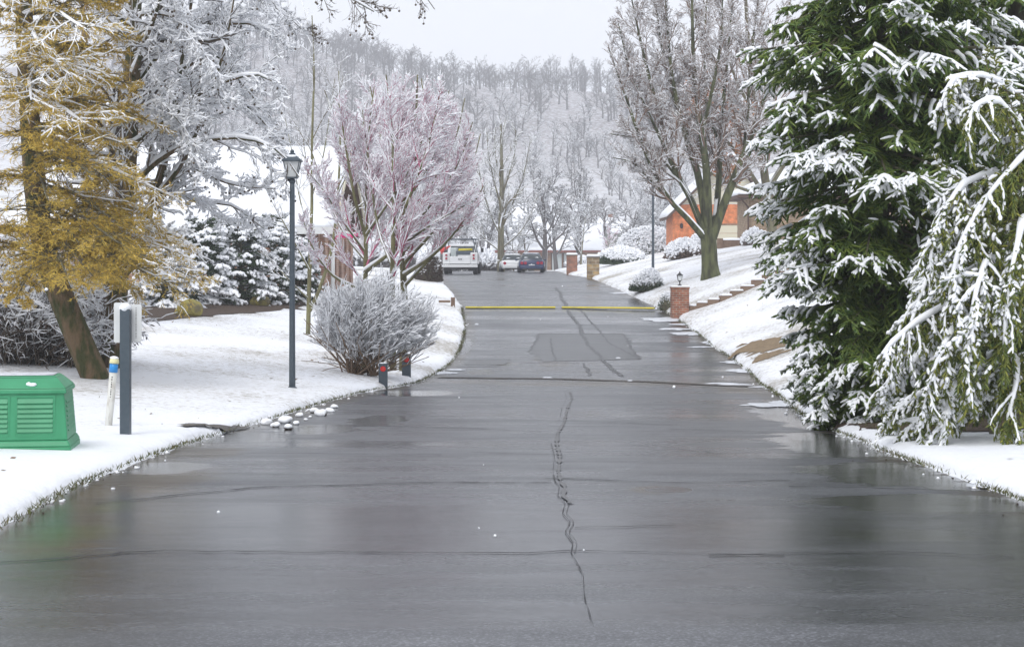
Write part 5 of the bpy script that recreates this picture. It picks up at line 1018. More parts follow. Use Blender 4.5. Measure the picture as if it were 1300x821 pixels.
def pink_banner():
    Y = 54.0; a = at(425, 300, Y); t = thing('garden_banner', 'bright pink cloth banner with a white top hanging by the brick house', 'banner', a)
    P = []; w, h = .78, .30; nu = 10
    for k, nm, mt, z0, z1 in ((0, 'cloth', 'pink', 0, .66), (1, 'white_stripe', 'white', .66, 1)):
        V = []; 
        for off in (0, .012):
            for i in range(nu + 1):
                u = i / nu; dz = .14 * u + .04 * math.sin(u * 7); sq = 1 - .55 * u; y = .05 * math.sin(u * 9) + off
                V += [(u * w, y, dz - h * .4 + h * sq * z0), (u * w, y, dz - h * .4 + h * sq * z1 - .001)]
        V = np.array(V); n = 2 * (nu + 1); i = np.arange(nu) * 2; q1 = np.stack([i, i+2, i+3, i+1], -1); mesh_np(nm, V, [q1, q1[:, ::-1] + n, np.stack([i, i+n, i+n+2, i+2], -1), np.stack([i+1, i+3, i+n+3, i+n+1], -1)], M[mt], t)
    p = MB(); zb = float(T(a[0], Y)) - a[2] - .1; p.tube((-.02, 0, zb), (-.02, 0, .28), .018); p.build('pole', M['white'], t, smooth=True)
pink_banner()
def garage_house():
    Y0 = 106.; s = S(Y0); x0 = (854 - CX) / s; x1 = (985 - CX) / s; zg = float(T(x0 + 3, Y0)) - .6; He = (HY - 272) / s - zg; Hm = (HY - 263) / s - zg; W = x1 - x0; xa = W * .56; Ha = (HY - 200) / s - zg; D_ = 4.5
    t = thing('garage_house', 'orange brick house with cream gable and wide garage door, behind the mossy tree', 'house', (x0, Y0, zg))
    w = MB(); w.box(0, W, 0, D_, 0, He); w.prism([(.0, He), (W, He), (W - .45, Hm + .16), (.45, Hm + .16)], .0, D_, 'y'); w.build('wall', M['brick_orange'], t)
    g = MB(); g.prism([(.5, Hm + .18), (W - .5, Hm + .18), (xa, Ha)], .03, .16, 'y'); gb = g.build('gable', M['cream'], t)
    l = MB()
    for i in range(22):
        z = Hm + .2 + i * .2; q = (z - Hm) / (Ha - Hm)
        if q < .95: l.box(lerp(.5, xa, q) + .1, lerp(W - .5, xa, q) - .1, .015, .028, z, z + .02)
    l.build('siding_board', M['white'], gb)
    r = MB(); ov = .4
    r.prism([(-ov, He - .35), (xa, Ha + .05), (xa, Ha + .22), (-ov, He - .16)], -.45, D_ + .4, 'y'); roof = r.build('roof', M['roofbrown'], t)
    r = MB(); r.prism([(W + ov, He - .35), (xa + .001, Ha + .05), (xa + .001, Ha + .22), (W + ov, He - .16)], -.449, D_ + .4, 'y'); roof2 = r.build('roof', M['roofbrown'], t)
    snow_slab('roof_snow', [(-ov, -.48, He - .16), (-ov, D_ + .4, He - .16), (xa, D_ + .4, Ha + .22), (xa, -.48, Ha + .22)], .22, roof, 7)
    snow_slab('roof_snow', [(W + ov, -.48, He - .16), (W + ov, D_ + .4, He - .16), (xa, D_ + .4, Ha + .22), (xa, -.48, Ha + .22)], .22, roof2, 8)
    dx0 = (885 - CX) / s - x0; dx1 = (962 - CX) / s - x0; dt = (HY - 286) / s - zg
    d = MB()
    for i in range(5): d.box(dx0, dx1, -.05, -.004, dt - .5 * (i + 1) + .02, dt - .5 * i)
    dd = d.build('garage_door', M['cream'], t, bevel=.01)
    f = MB(); f.box(dx0 - .12, dx0 - .002, -.07, -.003, dt - 2.5, dt + .1); f.box(dx1 + .002, dx1 + .12, -.07, -.003, dt - 2.5, dt + .1); f.box(dx0, dx1, -.07, -.003, dt + .002, dt + .1); f.build('door_frame', M['brick_brown'], dd)
    la = MB(); la.lathe([(.03, .26), (.10, .22), (.09, 0), (.05, -.05)], 8, ((865 - CX) / s - x0, -.14, (HY - 289) / s - zg)); la.box((865 - CX) / s - x0 - .03, (865 - CX) / s - x0 + .03, -.10, -.002, (HY - 289) / s - zg + .1, (HY - 289) / s - zg + .16); la.build('wall_lantern', M['black'], t)
    b = MB(); b.box((883 - CX) / s - x0 - .14, (883 - CX) / s - x0 - .02, -.09, -.075, dt - 1.6, dt - .4); b.build('trim_board', M['brick_brown'], t)
garage_house()
def beige_house():
    Y0 = 88.; s = S(Y0); x0 = (951 - CX) / s; W = 9.; zg = float(T(x0 + 2, Y0)) - 1.0; He = (HY - 252) / s - zg; D_ = 4.6; ov = .62; Hr = He + 1.5
    t = thing('beige_house', 'beige brick house with brown eaves and snowy hip roof, half hidden by the spruce', 'house', (x0, Y0, zg))
    w = MB(); w.box(0, W, 0, D_, 0, He); w.build('wall', M['brick_tan'], t)
    r = MB(); b_ = [r.b.verts.new(p) for p in ((-ov, -ov, He), (W+ov, -ov, He), (W+ov, D_+ov, He), (-ov, D_+ov, He))]; c = [r.b.verts.new(p) for p in ((-ov, -ov, He+.16), (W+ov, -ov, He+.16), (W+ov, D_+ov, He+.16), (-ov, D_+ov, He+.16))]
    tp = [r.b.verts.new(p) for p in ((D_/2, D_/2, Hr), (W - D_/2 + .1, D_/2, Hr))]
    r.b.faces.new(b_[::-1])
    for i in range(4): r.b.faces.new((b_[i], b_[(i+1) % 4], c[(i+1) % 4], c[i]))
    r.b.faces.new((c[0], c[1], tp[1], tp[0])); r.b.faces.new((c[1], c[2], tp[1])); r.b.faces.new((c[2], c[3], tp[0], tp[1])); r.b.faces.new((c[3], c[0], tp[0])); roof = r.build('roof', M['roofbrown'], t)
    snow_slab('roof_snow', [(-ov, -ov, He+.17), (W+ov, -ov, He+.17), (W - D_/2 + .1, D_/2, Hr+.03), (D_/2, D_/2, Hr+.03)], .2, roof, 9)
    snow_slab('roof_snow', [(-ov, D_+ov, He+.17), (-ov, -ov, He+.17), (D_/2, D_/2, Hr+.03), (D_/2, D_/2 + .05, Hr+.03)], .2, roof, 10)
    wx = (956 - CX) / s - x0; window(t, wx, wx + .45, He - 2.2, He - 1.65, 0, 0, 0, .06, fm='roofbrown')
    g = MB(); g.tube((-ov + .05, -ov - .04, He + .05), (-.05, -.05, He - .45), .045); g.tube((-.05, -.06, He - .44), (-.05, -.06, .3), .045); g.build('downpipe', M['roofbrown'], t, smooth=True)
    g = MB(); g.box(-ov - .1, W + ov, -ov - .1, -ov - .002, He + .03, He + .14); g.build('gutter', M['roofbrown'], t)
beige_house()
def planter():
    b = ground_at(930, 313, y1=150); s = S(b[1]); t = thing('planter_wall', 'low brown timber planter wall below the cream garage door', 'planter', (b[0], b[1], b[2] - .1))
    m = MB(); w = 38 / s / 2
    m.box(-w, w, -.12, .12, 0, .42); m.build('wall', M['timber'], t, bevel=.01); m = MB(); m.box(-w - .05, -w + .25, -.2, -.125, 0, .5); m.box(w - .3, w + .05, -.2, -.125, 0, .5); m.build('post', M['timber'], t, bevel=.01); lumpy('snow', w, .16, .10, M['snow'], t, 4, .08, loc=(0, 0, .43), flat=-.2)
planter()
def far_garage():
    Y0 = 200.; s = S(Y0); x0 = (622 - CX) / s; x1 = (762 - CX) / s; zg = (HY - 344) / s - .5; W = x1 - x0; He = (HY - 318) / s - zg; Hr = (HY - 284) / s - zg; D_ = 12
    t = thing('far_garage', 'distant low brown brick house with pale doors and snowy roof beyond the parked cars', 'house', (x0, Y0, zg))
    w = MB(); w.box(0, W, 0, D_, 0, He); w.build('wall', M['brick_brown'], t); r = MB(); r.prism([(-.6, He), (D_ / 2, Hr), (D_ + .6, He), (D_ + .6, He - .2), (-.6, He - .2)], -.6, W + .6, 'x'); roof = r.build('roof', mat('redbrown_fascia', (.22, .06, .04), .7), t)
    snow_slab('roof_snow', [(-.6, -.6, He), (W + .6, -.6, He), (W + .6, D_ / 2, Hr), (-.6, D_ / 2, Hr)], .3, roof, 12)
    for a, b in ((701, 713), (716, 720)):
        xa, xb = (a - CX) / s - x0, (b - CX) / s - x0; d = MB(); d.box(xa, xb, -.08, -.005, .3, (HY - 322) / s - zg); dr_ = d.build('door', M['ice'], t); f = MB(); f.box(xa - .15, xa - .01, -.1, -.004, .3, (HY - 321) / s - zg); f.build('door_frame', M['roofbrown'], dr_)
    xa = (636 - CX) / s - x0; window(t, 1.0, 2.4, He - 1.6, He - .6, 0, 1, 0, .08)
far_garage()
def white_house():
    Y0 = 226.; s = S(Y0); x0 = (655 - CX) / s; x1 = (735 - CX) / s; zg = (HY - 330) / s; W = x1 - x0; He = (HY - 286) / s - zg; Hr = (HY - 258) / s - zg; D_ = 10
    t = thing('white_house', 'distant white house with small white-framed windows above the brown garage roof', 'house', (x0, Y0, zg))
    w = MB(); w.box(0, W, 0, D_, 0, He); w.build('wall', M['white'], t); r = MB(); r.prism([(-.5, He), (D_ / 2, Hr), (D_ + .5, He), (D_ + .5, He - .2), (-.5, He - .2)], -.5, W + .5, 'x'); roof = r.build('roof', M['roofbrown'], t)
    snow_slab('roof_snow', [(-.5, -.5, He), (W + .5, -.5, He), (W + .5, D_ / 2, Hr), (-.5, D_ / 2, Hr)], .35, roof, 13)
    for a in (670, 701, 716): xa = (a - CX) / s - x0; window(t, xa, xa + .75, He - 1.9, He - .5, 0, 0, 1, .12)
white_house()
def chimney_house():
    Y0 = 235.; s = S(Y0); x0 = (742 - CX) / s; x1 = (816 - CX) / s; zg = float(T(x0 + 3, Y0)) - .5; W = x1 - x0; He = (HY - 296) / s - zg; Hr = (HY - 276) / s - zg; D_ = 9
    t = thing('chimney_house', 'distant grey-green house with snowy hip roof and red brick chimney', 'house', (x0, Y0, zg))
    w = MB(); w.box(.5, W - .5, 0, D_, 0, He); w.build('wall', mat('grey_green_siding', (.36, .38, .34), .8), t)
    r = MB(); c = [r.b.verts.new(p) for p in ((0, -.6, He), (W, -.6, He), (W, D_ + .6, He), (0, D_ + .6, He))]; tp = [r.b.verts.new(p) for p in ((W * .3, D_ / 2, Hr), (W * .58, D_ / 2, Hr))]
    r.b.faces.new(c[::-1]); r.b.faces.new((c[0], c[1], tp[1], tp[0])); r.b.faces.new((c[1], c[2], tp[1])); r.b.faces.new((c[2], c[3], tp[0], tp[1])); r.b.faces.new((c[3], c[0], tp[0])); roof = r.build('roof', M['roofbrown'], t)
    snow_slab('roof_snow', [(0, -.6, He), (W, -.6, He), (W * .58, D_ / 2, Hr), (W * .3, D_ / 2, Hr)], .3, roof, 14)
    cx_ = (779 - CX) / s - x0; ch = MB(); ch.box(cx_ - .48, cx_ + .48, D_ / 2 - .4, D_ / 2 + .4, He + .4, Hr + .55); chm = ch.build('chimney', M['brick_red'], roof); 
    window(t, W - 3.4, W - 2.4, He - 1.7, He - .6, 0, 1, 0, .1)
chimney_house()

# ================================================================== STREET FURNITURE
def lantern_parts(t, z, k=1.0):     # four-sided tapered lantern head, base at height z
    m = MB(); m.lathe([(.035*k, z-.05*k), (.055*k, z-.02*k), (.055*k, z+.01*k), (.03*k, z+.03*k)], 12); m.frus((.085*k, .085*k), z+.03*k, (.088*k, .088*k), z+.055*k); m.build('lamp_base', M['slate'], t)
    m = MB(); m.frus((.066*k, .066*k), z+.057*k, (.118*k, .118*k), z+.295*k); g = m.build('lamp_glass', M['frost'], t)
    m = MB()
    for sx, sy in ((-1,-1),(1,-1),(1,1),(-1,1)): m.tube((sx*.072*k, sy*.072*k, z+.05*k), (sx*.124*k, sy*.124*k, z+.30*k), .0085*k, n=4)
    m.build('lamp_frame', M['slate'], t)
    m = MB(); m.frus((.150*k, .150*k), z+.297*k, (.152*k, .152*k), z+.318*k); m.frus((.152*k, .152*k), z+.3185*k, (.055*k, .055*k), z+.40*k); m.lathe([(.05*k, z+.40*k), (.052*k, z+.425*k), (.028*k, z+.44*k), (.036*k, z+.46*k), (.018*k, z+.485*k), (.002, z+.49*k)], 12); m.build('lamp_cap', M['slate'], t)
def lamp_post(px, py, ptop, label):
    b = ground_at(px, py); s = S(b[1]); H = (py - ptop) / s; t = thing('lamp_post', label, 'lamp post', (b[0], b[1], b[2] - .02), 0, 'tall slate lamp posts along the road'); k = H / 4.2 * 1.12
    m = MB(); m.lathe([(.052*k, -.1), (.050*k, .3), (.046*k, 1.2), (.040*k, H - .6*k), (.036*k, H - .52*k)], 16); m.build('pole', M['slate'], t, smooth=True)
    m = MB(); m.lathe([(.075*k, -.1), (.075*k, .02), (.056*k, .04)], 16); m.build('pole_base', M['slate'], t); lantern_parts(t, H - .48*k, k); lumpy('snow', .11*k, .11*k, .035*k, M['snow'], t, 3, .1, 2, loc=(.0, 0, H-.105*k))
    return t
lamp_post(371, 492, 189, 'tall slate-grey lamp post with square lantern on the left lawn')
lamp_post(829, 349, 215, 'distant dark lamp post rising from the low shrub on the right lawn')
def cabinet():
    b = ground_at(52, 566); s = S(b[1]); t = thing('utility_cabinet', 'bright green ground utility cabinet with louvred sides at the left edge', 'utility box', (b[0], b[1], b[2] - .015), math.radians(8))
    x1 = (90 - 52) / s; x0 = x1 - 1.18; H = 94 / s; c = (x0 + x1) / 2; w = (x1 - x0) / 2; D_ = .36
    m = MB(); m.frus((w + .035, D_ + .035), -.05, (w + .035, D_ + .035), .045); m.frus((w + .035, D_ + .035), .0455, (w + .008, D_ + .008), .10); m.frus((w + .004, D_ + .004), .1005, (w - .03, D_ - .03), H * .80); body = m.build('cabinet_body', M['green'], t, bevel=.012)
    body.location.x = c
    m = MB(); m.frus((w - .005, D_ - .005), H * .765, (w - .01, D_ - .01), H * .83); m.frus((w - .01, D_ - .01), H * .8305, (w - .10, D_ - .14), H * .965); m.frus((w - .10, D_ - .14), H * .9655, (w - .13, D_ - .17), H * .985)
    lid = m.build('cabinet_lid', M['green'], t, bevel=.012); lid.location.x = c
    ang = .034 / (H * .70)
    for k in range(3):
        xa = c + w - .09 - (k + 1) * .39 + .03; xb = xa + .345; m = MB()
        for i in range(7):
            z = .17 + i * (H * .80 - .24) / 7; y = -D_ - .004 + .034 * (z / (H * .8)) ; m.prism([(y + .002, z), (y - .018, z + .006), (y + .006, z + .05)], xa + .02, xb - .02, 'x')
        lv = m.build('louvre_panel', M['green'], t)
        m = MB(); y = -D_ + .0
        for (a, b2, z0, z1) in ((xa, xa + .018, .14, H * .74), (xb - .018, xb, .14, H * .74), (xa + .018, xb - .018, .13, .145), (xa + .018, xb - .018, H * .74 - .015, H * .74)):
            m.prism([(y - .012 + .034 * (z0 / (H * .8)), z0), (y - .012 + .034 * (z1 / (H * .8)), z1), (y + .02 + .034 * (z1 / (H * .8)), z1), (y + .02 + .034 * (z0 / (H * .8)), z0)], a, b2, 'x')
        m.build('panel_frame', M['green'], t)
    m = MB()
    for i in range(7): z = .17 + i * (H * .80 - .24) / 7; xx = c + w + .0 - .034 * (z / (H * .8)); m.prism([(xx - .004, z), (xx + .018, z + .006), (xx - .008, z + .05)], -D_ + .1, D_ - .1, 'y')
    m.build('louvre_panel', M['green'], t)
    lumpy('snow', .035, .02, .02, M['snow'], t, 8, .3, 2, loc=(c + w - .30, -D_ + .05, H * .88)); lumpy('snow', .022, .02, .02, M['snow'], t, 9, .3, 2, loc=(c + w - .34, -D_ + .06, H * .885))
    ss = snow_slab('snow', [(c - w + .14, -D_ + .19, H * .986), (c + w - .14, -D_ + .19, H * .986), (c + w - .14, D_ - .19, H * .986), (c - w + .14, D_ - .19, H * .986)], .012, t, 15)
    ss.data.materials.clear(); ss.data.materials.append(M['slush'])
cabinet()
def sign_post():
    b = ground_at(159.5, 551); s = S(b[1]); H = (551 - 391) / s; t = thing('sign_post', 'square slate-grey post carrying two small white sign plates, capped with snow', 'sign post', (b[0], b[1], b[2] - .01))
    w = 6.2 / s; m = MB(); m.box(-w, w, -w, w, -.15, H); m.build('post', M['slate'], t, bevel=.004); lumpy('snow', w * 1.25, w * 1.25, .05, M['snow'], t, 5, .12, 3, loc=(-.004, 0, H + .012))
    for sg, (a, c, z0, z1) in enumerate((((143 - 159.5) / s, (163 - 159.5) / s, (551 - 434) / s, (551 - 383) / s), ((160 - 159.5) / s, (178 - 159.5) / s, (551 - 433) / s, (551 - 385) / s))):
        m = MB(); r = .018; pts = []
        for cx_, cz_, a0 in ((c - r, z1 - r, 0), (a + r, z1 - r, 90), (a + r, z0 + r, 180), (c - r, z0 + r, 270)):
            for q in range(5): th = math.radians(a0 + q * 22.5); pts.append((cx_ + r * math.cos(th), cz_ + r * math.sin(th)))
        m.prism(pts, w + .004 + sg * .012, w + .010 + sg * .012, 'y'); o = m.build('sign_plate', M['white'], t)
    # faded, unreadable upright line of print on the right plate
    m = MB(); xc = (171 - 159.5) / s; r = random.Random(3); z = (551 - 428) / s
    while z < (551 - 390) / s: h = r.uniform(.006, .016); m.box(xc - .006, xc + .006, w + .0135, w + .0155, z, z + h); z += h + r.uniform(.004, .010)
    m.build('lettering', mat('faded_print', (.35, .35, .34), .8), t)
sign_post()
def marker_tube():
    b = ground_at(137.5, 540); s = S(b[1]); H = 88 / s; t = thing('marker_tube', 'leaning white plastic marker tube with a blue band and rounded cream cap', 'marker', (b[0], b[1], b[2] - .02)); t.rotation_euler = (0, math.radians(5.2), 0); r = 5.0 / s
    m = MB(); m.lathe([(r * .95, -.1), (r * .95, .1), (r, H * .80)], 20); m.build('tube', mat('dirty_white_plastic', (.66, .66, .62), .45, noise=((.40, .37, .32), 9, .48, .75, (3, 3, .8))), t, smooth=True)
    m = MB(); m.lathe([(r * 1.08, H * .80), (r * 1.08, H * .925)], 20); m.build('band', M['blue_band'], t, smooth=True)
    m = MB(); m.lathe([(r * 1.2, H * .926), (r * 1.2, H * .955), (r * 1.1, H * .985), (r * .7, H * 1.01), (r * .05, H * 1.02)], 20); m.build('cap', mat('cream_cap', (.72, .68, .38), .5), t, smooth=True)
    lumpy('snow', r * 1.1, r * 1.1, .02, M['snow'], t, 6, .1, 2, loc=(0, 0, H * 1.005))
    m = MB()
    for i in range(9): z = H * .44 + i * H * .035; m.box(-.004, .006, -r * 1.01, -r * .97, z, z + H * (.022 if i % 3 else .012))
    m.build('lettering', M['black'], t)
marker_tube()
def refl_post(px, py, top, label, w2=6.2):
    b = ground_at(px, py); s = S(b[1]); H = (py - top) / s; w = w2 / s * .9; t = thing('marker_post', label, 'marker post', (b[0], b[1], b[2] - .03), 0, 'short posts with red reflectors beside the bush')
    m = MB(); m.box(-w, w, -w * .5, w * .5, -.1, H); m.build('post', M['slate'], t, bevel=.004)
    m = MB(); m.lathe([(w * .62, 0), (w * .62, .008), (w * .5, .012)], 20, (0, -w * .5 - .013, H - w * 1.25), 'y'); rf = m.build('reflector', M['red'], t)
    m = MB(); m.lathe([(w * .28, 0), (w * .28, .006)], 16, (0, -w * .5 - .019, H - w * 1.25), 'y'); m.build('reflector_centre', M['redcloth'], rf); lumpy('snow', w, w * .55, .012, M['snow'], t, 6, .1, 2, loc=(0, 0, H))
refl_post(486.5, 489, 459, 'nearer short slate post with a red reflector, left of the pair by the bush'); refl_post(516, 477, 447, 'farther short slate post with a red reflector, right of the pair by the bush')
def brown_post():
    b = ground_at(575, 389); s = S(b[1]); t = thing('wooden_marker', 'small brown wooden post and log at the left bend of the road', 'marker post', (b[0], b[1], b[2] - .03)); m = MB(); m.box(-2.6 / s, 2.6 / s, -.06, .06, -.05, 13 / s); m.build('post', M['timber'], t, bevel=.005)
    m = MB(); m.box(-18 / s, -3.2 / s, -.05, .05, 6 / s, 9 / s); m.build('rail', M['timber'], t, bevel=.01); lumpy('snow', 3 / s, .07, .03, M['snow'], t, 4, .1, 2, loc=(0, 0, 13 / s))
brown_post()
# red-brick lantern column and two stone gate columns
def column(px0, px1, py, top, m_body, label, m_cap='concrete', snow=.05, group=None):
    b = ground_at((px0 + px1) / 2, py, y1=150); s = S(b[1]); w = (px1 - px0) / s / 2; H = (py - top) / s; t = thing('brick_column', label, 'column', (b[0], b[1] + w, b[2] - .05), 0, group)
    m = MB(); m.box(-w, w, -w, w, -.3, H * .93); m.build('shaft', M[m_body], t, bevel=.008); m = MB(); m.box(-w * 1.08, w * 1.08, -w * 1.08, w * 1.08, H * .932, H * .985); m.build('cap', M[m_cap], t, bevel=.01)
    snow_slab('snow', [(-w * 1.05, -w * 1.05, H * .987), (w * 1.05, -w * 1.05, H * .987), (w * 1.05, w * 1.05, H * .987), (-w * 1.05, w * 1.05, H * .987)], snow, t, int(px0)); return b, s, w, H
b, s, w, H = column(853, 875, 401, 362, 'brick_red', 'red brick column topped by a small black lantern at the right kerb', 'brick_red', .04)
def small_lantern():
    t = thing('column_lantern', 'small black carriage lantern standing on the red brick column', 'lantern', (b[0], b[1] + w, b[2] - .05 + H + .03)); k = 1.05
    m = MB(); m.lathe([(.07, 0), (.07, .02), (.02, .04), (.02, .12), (.05, .15), (.06, .17)], 12); m.build('lantern_base', M['black'], t)
    m = MB(); m.frus((.05, .05), .172, (.078, .078), .33); m.build('lantern_glass', M['frost'], t); m = MB()
    for sx, sy in ((-1,-1),(1,-1),(1,1),(-1,1)): m.tube((sx*.054, sy*.054, .17), (sx*.083, sy*.083, .335), .008, n=4)
    m.build('lantern_frame', M['black'], t); m = MB(); m.frus((.10, .10), .331, (.10, .10), .345); m.frus((.10, .10), .3455, (.02, .02), .42); m.lathe([(.018, .42), (.022, .44), (.004, .47)], 10); m.build('lantern_roof', M['black'], t)
small_lantern()
column(745.5, 761, 351.5, 324, 'stonework', 'tan stone gate column nearer the camera, right of the pair by the far driveway', snow=.12, group='snow-capped gate columns at the far driveway'); column(719.5, 733, 345.5, 322, 'brick_red', 'rusty red brick gate column farther off, left of the pair by the far driveway', snow=.12, group='snow-capped gate columns at the far driveway')
def timber_steps():
    t = thing('timber_edging', 'rising line of stepped brown timbers half buried in snow on the right lawn', 'edging'); pts = [(872,395),(886,391),(900,387),(914,383),(928,377),(942,371),(956,365),(970,359),(984,352),(996,349)]; prev = None
    r = random.Random(4)
    for i, (px, py) in enumerate(pts):
        g = ground_at(px, py); q = ground_at(*(pts[i + 1] if i < 9 else (1010, 345))); d = q - g; L = float(np.linalg.norm(d[:2])); 
        if L > 4: L = 1.2
        a = math.atan2(d[1], d[0]); h = .12 + .05 * (i > 5); m = MB(); m.box(0, L * 1.0, -.09, .09, -.2, h); o = m.build('timber', M['timber'], t, bevel=.012); o.location = [float(v) for v in (g + np.array([0, 0, max(float(d[2]) * .5, 0) + .0]))]; o.rotation_euler = (0, 0, a + r.uniform(-.06, .06))
        ss = snow_slab('snow', [(.03, -.085, h), (L * .97, -.085, h), (L * .97, .085, h), (.03, .085, h)], .06, o, 40 + i)
timber_steps()
def boulder(px, py, w_, h_, label, seed):
    b = ground_at(px, py); s = S(b[1]); t = lumpy('boulder', w_ / s / 2, w_ / s * .35, h_ / s * .62, M['stone'], None, seed, .16, 3, flat=-.5); t.location = (float(b[0]), float(b[1]) + .1, float(b[2]) + h_ / s * .30); tag(t, label, 'boulder', 'yellow-green mossy boulders in the shrub bed')
    m = t.data
    for p in m.polygons: p.use_smooth = False
    sn = lumpy('snow', w_ / s * .3, w_ / s * .2, .05, M['snow'], t, seed + 1, .25, 2, loc=(-.1, .1, h_ / s * .56))
boulder(239, 401, 38, 22, 'bigger yellow-green mossy boulder at the left end of the shrub bed', 131); boulder(329, 388, 26, 15, 'smaller yellow-green mossy boulder near the lamp post end of the shrub bed', 132)
def bump_strip(p, q, label):
    a = on_road(*p); c = on_road(*q); t = thing('cable_ramp', label, 'speed bump', (a[0], a[1], a[2] + .014), math.atan2(c[1] - a[1], c[0] - a[0]), 'yellow strips across the road'); L = float(np.linalg.norm(c[:2] - a[:2]))
    m = MB(); m.prism([(-.13, 0), (-.06, .055), (.06, .055), (.13, 0)], 0, L, 'x'); m.build('ramp', M['yellow'], t, bevel=.006); m = MB(); m.box(0, L, -.165, -.132, -.008, .012); m.build('rubber_edge', M['rubber'], t)
bump_strip((591, 391.5), (705, 391.5), 'longer yellow rubber strip across the left lane of the road'); bump_strip((714, 391.5), (831, 394.5), 'yellow rubber strip across the right lane ending near the brick column')
# snow-capped stones in the left gutter
def gutter_stones():
    r = random.Random(8); pts = [(366,545,8),(376,539,6),(362,537,12),(350,542,8),(408,528,11),(419,523,7),(399,524,8),(388,534,4),(380,529,7),(339,539,10),(424,518,6),(394,530,3)]
    places = ['lowest of the group on the wet gutter', 'small one right of the lowest', 'top left of the near cluster', 'flattest in the near cluster', 'largest of the far pair by the kerb', 'right of the far pair', 'left of the far trio', 'between the two clusters', 'above the gap between the clusters', 'leftmost against the lawn edge', 'topmost and farthest up the kerb', 'tiny one in the middle of the gutter']
    for i, (px, py, w_) in enumerate(pts):
        b = on_road(px, py); s = S(b[1]); R = w_ / s * .62; o = lumpy('gutter_stone', R, R * .8, R * .55, M['mulch'], None, 140 + i, .35, 2); o.location = (float(b[0]), float(b[1]), float(b[2]) + R * .3); tag(o, 'snow-capped stone, ' + places[i], 'stone', 'snow-capped stones in the left gutter'); lumpy('snow', R * 1.2, R * 1.1, R * .75, M['snowtree'], o, 150 + i, .35, 3, loc=(0, 0, R * .32))
gutter_stones()

# ================================================================== VEHICLES
def wheel(t, x, y, r, w, name='wheel', rim=True):
    m = MB(); m.lathe([(r * .62, -w / 2), (r * .93, -w / 2), (r, -w * .36), (r, w * .36), (r * .93, w / 2), (r * .62, w / 2)], 24, (x, y, r), 'x'); o = m.build(name, M['rubber'], t, smooth=False)
    m = MB(); m.lathe([(r * .61, -w * .42), (r * .61, w * .42)], 20, (x, y, r), 'x'); m.lathe([(r * .2, -w * .46), (r * .2, w * .46)], 12, (x, y, r), 'x'); m.build('rim', M['chrome'], o); return o
def loft(sections, m, name, parent, smooth=True):    # sections: list of (y, [(x,z)...half outline from bottom centre side up]) mirrored
    V = []; n = len(sections[0][1]); 
    for y, pr in sections: V += [(x, y, z) for x, z in pr] + [(-x, y, z) for x, z in pr[::-1]]
    k = 2 * n; Fs = []
    for i in range(len(sections) - 1):
        for j in range(k): Fs.append((i*k + j, i*k + (j+1) % k, (i+1)*k + (j+1) % k, (i+1)*k + j))
    mb = MB(); vs = [mb.b.verts.new(v) for v in V]
    for f in Fs: mb.b.faces.new([vs[i] for i in f])
    mb.b.faces.new([vs[i] for i in range(k)][::-1]); mb.b.faces.new([vs[(len(sections)-1)*k + i] for i in range(k)])
    bmesh.ops.remove_doubles(mb.b, verts=mb.b.verts, dist=1e-4)
    return mb.build(name, m, parent, smooth=smooth, bevel=.0)
